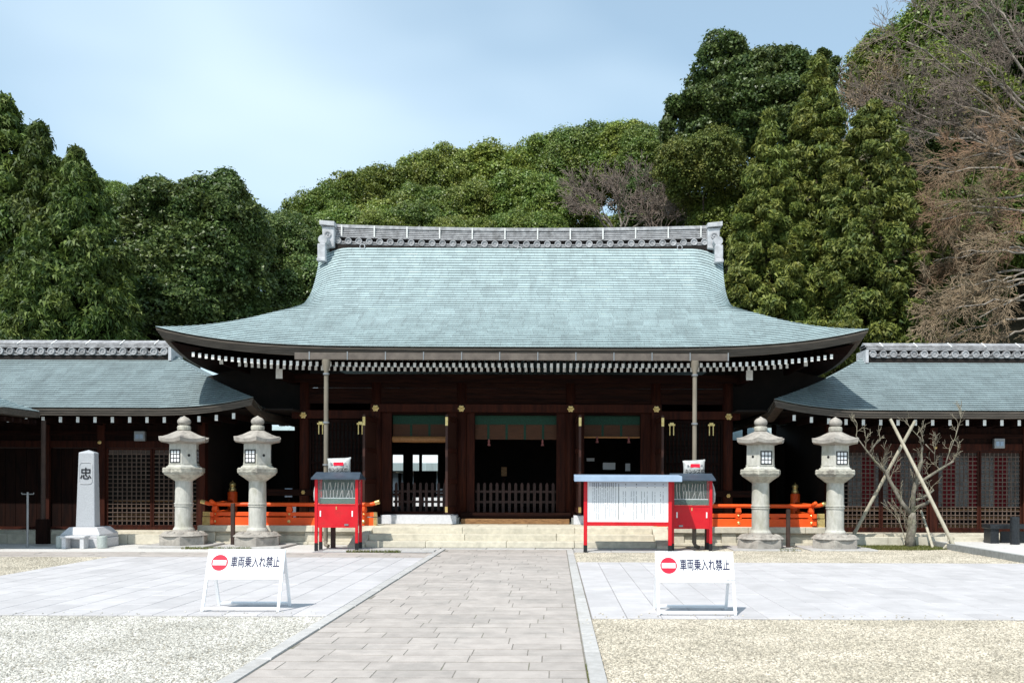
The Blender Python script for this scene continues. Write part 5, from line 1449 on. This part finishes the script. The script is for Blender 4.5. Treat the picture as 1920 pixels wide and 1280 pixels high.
hill = [
    (600, 352, 58, 78, 560, 'mid', 0, 'hill tree lowest on the left end of the skyline'),
    (672, 332, 61, 85, 540, 'olive', 1, 'olive hill tree second from the left on the skyline'),
    (752, 318, 64, 82, 520, 'olive', 2, 'olive hill tree third from the left on the skyline'),
    (845, 292, 67, 82, 500, 'olive', 3, 'olive hill tree left of the round skyline dome'),
    (930, 281, 69, 84, 500, 'olive', 0, 'round domed olive tree on the middle of the skyline'),
    (1015, 268, 69, 72, 480, 'mid', 1, 'mid green hill tree right of the skyline dome'),
    (1090, 241, 67, 78, 470, 'mid', 2, 'tall mid green hill tree above the grey bare tree'),
    (1165, 246, 65, 66, 470, 'olive', 3, 'olive hill tree behind the grey bare tree'),
    (1225, 240, 62, 62, 480, 'mid', 0, 'green hill tree left of the tall glossy tree'),
    (635, 345, 60, 74, 540, 'mid', 2, 'hill tree between the lowest and the first olive skyline trees'),
    (715, 322, 63, 78, 530, 'olive', 0, 'olive hill tree wedged between two olive skyline trees at left'),
    (800, 303, 66, 80, 510, 'olive', 1, 'olive hill tree left of the middle of the skyline'),
    (888, 287, 69, 76, 500, 'olive', 3, 'olive hill tree joining the round skyline dome on its left'),
    (975, 277, 69, 76, 490, 'olive', 2, 'olive hill tree joining the round skyline dome on its right'),
    (1052, 255, 68, 76, 470, 'mid', 0, 'mid green skyline tree stepping up toward the tall tree'),
    (1128, 240, 67, 76, 470, 'mid', 3, 'highest mid green skyline tree above the grey bare tree'),
    (1195, 243, 64, 66, 470, 'mid', 1, 'green skyline tree touching the tall glossy tree'),
    (575, 425, 52, 70, 640, 'mid', 3, 'green tree beside the left ridge end'),
    (650, 388, 54, 82, 600, 'mid', 2, 'green tree above the left end of the hall ridge'),
    (735, 372, 56, 82, 580, 'olive', 0, 'olive tree above the left third of the hall ridge'),
    (815, 355, 58, 80, 570, 'mid', 1, 'leafy tree above the ridge left of its middle'),
    (895, 345, 58, 78, 560, 'olive', 2, 'olive tree above the middle of the hall ridge'),
    (975, 338, 57, 78, 560, 'mid', 3, 'bright green tree above the ridge right of its middle'),
    (1040, 330, 55, 76, 560, 'mid', 0, 'green tree left of the grey bare tree'),
    (780, 400, 50, 72, 560, 'mid', 3, 'low green tree peeping over the ridge left of its middle'),
    (1000, 395, 49, 72, 560, 'mid', 1, 'low green tree peeping over the ridge right of its middle'),
    (880, 408, 49, 66, 560, 'olive', 1, 'lowest olive tree peeping over the middle of the ridge'),
    (700, 412, 49, 66, 560, 'olive', 3, 'lowest olive tree peeping over the left of the ridge'),
    (1130, 400, 58, 90, 560, 'olive', 2, 'olive tree showing through the grey bare tree'),
    (570, 490, 46, 85, 690, 'dark', 1, 'dark low tree behind the left slope of the hall roof'),
    (1352, 360, 46, 78, 600, 'olive', 3, 'olive tree behind the right ridge end of the hall'),
    (1235, 330, 56, 70, 560, 'dark', 1, 'dark tree right of the grey bare tree'),
]
for px, top, Y, hwp, bot, kind, v, lab in hill: broadleaf(px, top, Y, hwp, bot, kind, v, lab, group=GH)
lobed('broadleaf_tree', 'tall glossy broadleaf tree standing highest right of the hall', [(1385, 150, 85, 85, 0), (1480, 145, 75, 70, .5), (1290, 240, 58, 65, 0), (1350, 235, 90, 75, -1), (1450, 240, 110, 80, -.5), (1300, 320, 65, 65, -.5), (1540, 130, 30, 40, 0)], 'dark', 50, 41, 640, .155, 1400)
broadleaf(1322, 242, 45, 80, 520, 'cedar_brown', 1, 'brownish olive tree before the tall glossy tree')
conifer(1530, 88, 44, 128, 690, 'cedar_brown', 51, 'tallest brown tinged conifer right of the hall', 'brown tinged conifers at the right', 1.3, 230, 560, .145, .45)
conifer(1632, 172, 41.5, 112, 690, 'cedar_brown', 52, 'broad rounded conifer in front right of the tallest conifer', 'brown tinged conifers at the right', 3.0, 240, 560, .145, .45)
conifer(1440, 205, 42.5, 88, 690, 'cedar_brown', 53, 'conifer beside the right ridge end of the hall', 'brown tinged conifers at the right', 1.7, 220, 560, .145, .45)
broadleaf(1655, 70, 62, 75, 300, 'olive', 2, 'olive tree on the skyline behind the right conifers')
broadleaf(1745, 12, 60, 95, 330, 'mid', 0, 'evergreen behind the dark bare branches at upper right')
broadleaf(1880, -30, 58, 130, 330, 'dark', 3, 'dark evergreen in the top right corner')
broadleaf(1850, 190, 56, 110, 420, 'dark', 1, 'dark evergreen behind the reddish bare tree')
broadleaf(1930, 330, 52, 110, 560, 'dark', 0, 'dark undergrowth tree at right edge behind reddish twigs')
broadleaf(1800, 420, 50, 90, 640, 'dark', 2, 'dark low tree behind the reddish twigs over right wing')

broadleaf(1790, 95, 53, 110, 420, 'olive', 0, 'olive evergreen showing through the dark bare branches')
broadleaf(1745, 250, 50, 80, 480, 'dark', 2, 'dark evergreen between the right conifers and reddish twigs')
broadleaf(1830, 330, 47, 95, 560, 'mid', 3, 'green tree low behind the reddish bare tree')
broadleaf(1760, 520, 44, 75, 690, 'dark', 0, 'dark shrubby tree behind the tan bare bush')

broadleaf(1400, 415, 48, 90, 690, 'dark', 1, 'dark tree low behind the right end of the hall roof')
broadleaf(2060, 60, 55, 140, 330, 'dark', 2, 'dark evergreen beyond the right edge, highest on the slope')
broadleaf(2200, 190, 52, 140, 330, 'mid', 0, 'green tree beyond the right edge on the slope')
broadleaf(2080, 330, 47, 130, 500, 'dark', 3, 'dark tree beyond the right edge above the wing')
broadleaf(2230, 420, 45, 120, 600, 'mid', 1, 'green tree low beyond the right edge above the wing')

# bare trees
Yb = 51; xb = X(1160, Yb); zb = terrain(xb, Yb)
bare_tree('grey brown bare tree above the right part of the ridge', [((xb, Yb, zb - .3), .22), ((xb, Yb, Z(440, Yb)), .18)],
          [((xb, Yb, Z(445, Yb)), (d, e, 1)) for d, e in ((-.75, 0), (-.35, .3), (0, -.3), (.3, .2), (.7, 0), (-.5, -.4), (.5, -.4))], M['bark_grey'], M['twig_grey'], 61, 4, 1.75, .07, rsplit=.04, rmin=.014, shrink=.76, spread=.5, kids_=(2, 3))
Yb = 48; xb = X(1240, Yb); zb = terrain(xb, Yb)
bare_tree('small brown bare tree by the right ridge end', [((xb, Yb, zb - .3), .16), ((xb, Yb, Z(470, Yb)), .12)],
          [((xb, Yb, Z(475, Yb)), (d, e, 1)) for d, e in ((-.6, 0), (0, .3), (.5, 0), (.1, -.4))], M['bark_grey'], M['twig_grey'], 62, 4, 1.4, .05, rsplit=.04, rmin=.016, shrink=.76)
Yb = 55; xb = X(1600, Yb); zb = terrain(xb, Yb)
bare_tree('tan bare tree between the right conifers and the skyline', [((xb, Yb, zb - .3), .2), ((xb, Yb, Z(260, Yb)), .16)],
          [((xb, Yb, Z(265, Yb)), (d, e, 1)) for d, e in ((-.6, 0), (0, .3), (.5, 0), (.1, -.4), (.8, .2))], M['bark_grey'], M['twig_tan'], 63, 4, 1.9, .07, rsplit=.04, rmin=.020, shrink=.76)
# bare trees at the right whose long limbs reach in from beyond the frame
def limb_tree(label, Y, px0, tops, limbs_, mtw, seed, step, tl, tr, depth, rl, trop, spread=.6, up_=0.15, rmin=.014, trunk_r=.34, wob=.16):
    g = random.Random(seed); xb = X(px0, Y); zb = terrain(xb, Y); twigs = []
    t = thing('bare_tree', label, 'tree', (xb, Y, zb))
    b = MB(); b.tube([(xb, Y, zb - .4), (xb + .3, Y, (zb + Z(tops, Y)) / 2), (xb - .2, Y, Z(tops, Y))], (trunk_r, trunk_r * .8, trunk_r * .4), 10); b.build('trunk', M['bark_grey'], t, smooth=True)
    b = MB()
    for (qx0, qy0, qx1, qy1, dy) in limbs_:
        p0 = Vector((X(qx0, Y), Y + dy * .2, Z(qy0, Y))); p1 = Vector((X(qx1, Y), Y + dy, Z(qy1, Y))); L_ = (p1 - p0).length
        n = 9; pts = []
        for k in range(n + 1):
            f = k / n; q = p0.lerp(p1, f); q.z += math.sin(f * math.pi) * L_ * .06 * g.uniform(.4, 1.2) + g.gauss(0, .05 * L_ / 6); q.y += g.gauss(0, .1); pts.append(q)
        rr = [rl * (1 - .85 * k / n) + .012 for k in range(n + 1)]
        b.tube(pts, rr, 6)
        m_ = int(L_ / step)
        for k in range(m_):
            f = g.uniform(.18, 1); i_ = min(n - 1, int(f * n)); p = pts[i_].lerp(pts[i_ + 1], f * n - i_)
            d = (p1 - p0).normalized() * .75 + Vector((g.gauss(0, .35), g.gauss(0, .5), g.gauss(up_, .42)))
            grow(twigs, p, d.normalized(), tl * g.uniform(.6, 1.3), tr, depth, g, spread, trop, (1, 3), .74, wob, rmin)
    b.build('branches', M['bark_grey'], t, smooth=True)
    o = bpy.data.objects.new('twigs', seg_mesh('twigs', twigs, mtw, 3)); COL.objects.link(o); put(o, t)
    return t
limb_tree('dark grey bare tree spreading across the upper right corner', 46, 1985, 60,
    [(1980, 340, 1655, 175, .5), (1980, 300, 1690, 90, -.5), (1970, 250, 1720, 20, .6), (1960, 200, 1790, -40, 0), (1980, 330, 1670, 250, -.8), (1980, 350, 1690, 300, .8), (1980, 280, 1650, 230, 1.2), (1975, 180, 1850, -60, 1), (1980, 310, 1760, 200, -1.2), (1985, 260, 1800, 120, -.6)],
    M['twig_grey'], 64, .68, 1.35, .024, 3, .085, (-.05, 0, .05), rmin=.0105)
limb_tree('reddish bare tree with layered drooping twigs above right wing', 40, 1995, 210,
    [(1985, 250 + 0, 1850, 215, 0), (1985, 290, 1790, 290, .6), (1985, 330, 1755, 330, -.5), (1985, 365, 1745, 385, .5), (1985, 400, 1740, 420, -.7), (1985, 440, 1735, 455, .4), (1985, 470, 1745, 490, -.3), (1985, 500, 1735, 530, .8), (1985, 535, 1760, 560, -.6), (1990, 310, 1830, 250, -.9), (1985, 420, 1800, 400, -1.2), (1985, 480, 1790, 450, 1.2)],
    M['twig_red'], 65, .34, .95, .02, 3, .06, (-.07, 0, -.09), spread=.42, up_=-.02, rmin=.0095, wob=.13)
limb_tree('tan bare bush overhanging the right wing ridge', 37.5, 1965, 450,
    [(1950, 480, 1800, 470, 0), (1950, 520, 1770, 540, .5), (1950, 560, 1745, 590, -.4), (1950, 590, 1760, 640, .3), (1950, 545, 1820, 600, -.6), (1950, 500, 1850, 540, .6), (1940, 610, 1820, 660, 0)],
    M['twig_tan'], 66, .32, .85, .016, 3, .045, (-.04, 0, -.14), spread=.55, up_=-.05, rmin=.0115, trunk_r=.2)

# ================================================================ pruned plum on poles
Yt = 22.2; xt = X(1709, Yt)
def P(px, py, dy=0): return Vector((X(px, Yt), Yt + dy, Z(py, Yt)))
limbset = [
    [(P(1709, 962), .10), (P(1690, 940, -.05), .075), (P(1672, 900, .1), .065), (P(1660, 880, .05), .055), (P(1640, 862, 0), .04), (P(1620, 840, -.1), .028), (P(1605, 815, 0), .012)],
    [(P(1712, 960), .10), (P(1716, 920, .1), .08), (P(1720, 890, 0), .07), (P(1724, 860, -.1), .06), (P(1729, 838, 0), .045)],
    [(P(1716, 950), .07), (P(1735, 940, -.1), .055), (P(1742, 932, -.15), .045)],
    [(P(1720, 905), .05), (P(1745, 890, .1), .05), (P(1765, 877, .1), .04), (P(1785, 865, .1), .035), (P(1791, 862, .1), .03)],
    [(P(1718, 935), .05), (P(1745, 925, .15), .04), (P(1757, 916, .2), .03)],
    [(P(1629, 846, -.05), .03), (P(1640, 830, -.05), .028), (P(1649, 822, -.05), .024)],
    [(P(1775, 871, .1), .03), (P(1783, 845, .1), .018), (P(1795, 815, .1), .010), (P(1805, 780, .1), .006)],
    [(P(1729, 838), .035), (P(1733, 825, .05), .028), (P(1722, 812, .1), .012), (P(1712, 802, .1), .008)],
    [(P(1735, 830), .02), (P(1752, 848, .0), .016), (P(1756, 870, .1), .012)],
]
t = thing('pruned_tree', 'leafless pruned tree with pale lichened branches propped by poles', 'tree', (xt, Yt, 0))
b = MB(); b.tube([P(1708, 1026), P(1707, 1005), P(1711, 985), P(1710, 958)], (.145, .11, .10, .09), 10); b.build('trunk', M['bark_pale'], t, smooth=True)
b = MB()
for lb in limbset: b.tube([p for p, _ in lb], [r_ * .72 for _, r_ in lb], 7)
b.build('branches', M['bark_pale'], t, smooth=True)
segs = []; g_ = random.Random(5)
for lb in limbset:
    for p, r_ in lb[1:]:
        for k in range(g_.choice((1, 2, 1))):
            grow(segs, p, Vector((g_.uniform(-.6, .6), g_.uniform(-.4, .4), 1)).normalized(), g_.uniform(.16, .36), .009, 2, g_, spread=.6, kids_=(1, 2), wob=.16, rmin=.0042, trop=(0, 0, .1))
for px, py in ((1700, 1015), (1698, 1010), (1712, 1012)):
    grow(segs, P(px, py), Vector((g_.uniform(-.35, .1), 0, 1)), .6, .012, 2, g_, spread=.4, kids_=(1, 2), wob=.1, rmin=.006)
o = bpy.data.objects.new('twigs', seg_mesh('twigs', segs, M['twig_pale'], 4)); COL.objects.link(o); put(o, t)
for lab, p0, p1, r_ in (('longest support pole leaning from upper left to lower right across the tree', (X(1668.8, 22.3), 22.3, Z(783, 22.3)), (X(1793, 21.45), 21.45, -.02), .042),
                        ('support pole leaning from upper right to lower left toward lantern', (X(1715, 22.25), 22.25, Z(787, 22.25)), (X(1596, 23.1), 23.1, .12), .042),
                        ('short thin support pole right of the pruned tree trunk', (X(1727, 22.9), 22.9, Z(955, 22.9)), (X(1750, 21.9), 21.9, -.02), .032)):
    b = MB(); b.tube([p0, tuple((a + c) / 2 + .01 for a, c in zip(p0, p1)), p1], (r_ * .9, r_, r_ * 1.1), 10)
    tag(b.build('support_pole', M['pole'], smooth=False), lab, 'pole', 'poles propping the pruned tree')
xk = X(1787, 21.6); b = MB().bar((xk - .28, 21.5, -.02), (xk + .04, 21.65, .26), .05, .05); tag(b.build('ground_peg', M['pole']), 'short slanting wooden peg at foot of the longest support pole', 'peg')

# grass and moss by the tree
b_v, b_q = [], []
gg = np.random.default_rng(4); n = 7000
th = gg.random(n) * 6.283; rr = np.sqrt(gg.random(n))
px_ = 8.35 + 1.25 * rr * np.cos(th) ; py_ = 21.95 + .75 * rr * np.sin(th)
ex_ = [(X(1460, 21) + .5 * gg.random() , 20.8 + .35 * gg.random()) for _ in range(400)] + [(X(650, 20.2) + 1.2 * gg.random(), 20.15 + .12 * gg.random()) for _ in range(500)] + [(X(470, 21) - 1.6 * gg.random(), 20.95 + .25 * gg.random()) for _ in range(500)] + [(PR + .006 + .008 * gg.random(), 5.5 + 2.4 * gg.random()) for _ in range(500)]
px_ = np.concatenate([px_, [e[0] for e in ex_]]); py_ = np.concatenate([py_, [e[1] for e in ex_]]); n = len(px_)
h = gg.uniform(.015, .055, n); h[-500:] *= .4; a = gg.random(n) * 6.283; w = .010
V = np.stack([np.stack([px_ - w * np.cos(a), py_ - w * np.sin(a), np.full(n, -.02)], 1), np.stack([px_ + w * np.cos(a), py_ + w * np.sin(a), np.full(n, -.02)], 1), np.stack([px_ + gg.normal(0, .02, n), py_ + gg.normal(0, .02, n), h], 1)], 1)
V[-500:, :, 0] = np.clip(V[-500:, :, 0], PR + .001, PR + .02)
o = bpy.data.objects.new('grass', np_mesh('grass', V.reshape(-1, 3), np.arange(3 * n).reshape(-1, 3), M['grass'])); COL.objects.link(o)
tag(o, kind='stuff'); o['label'] = 'sparse short grass at the foot of the pruned tree'
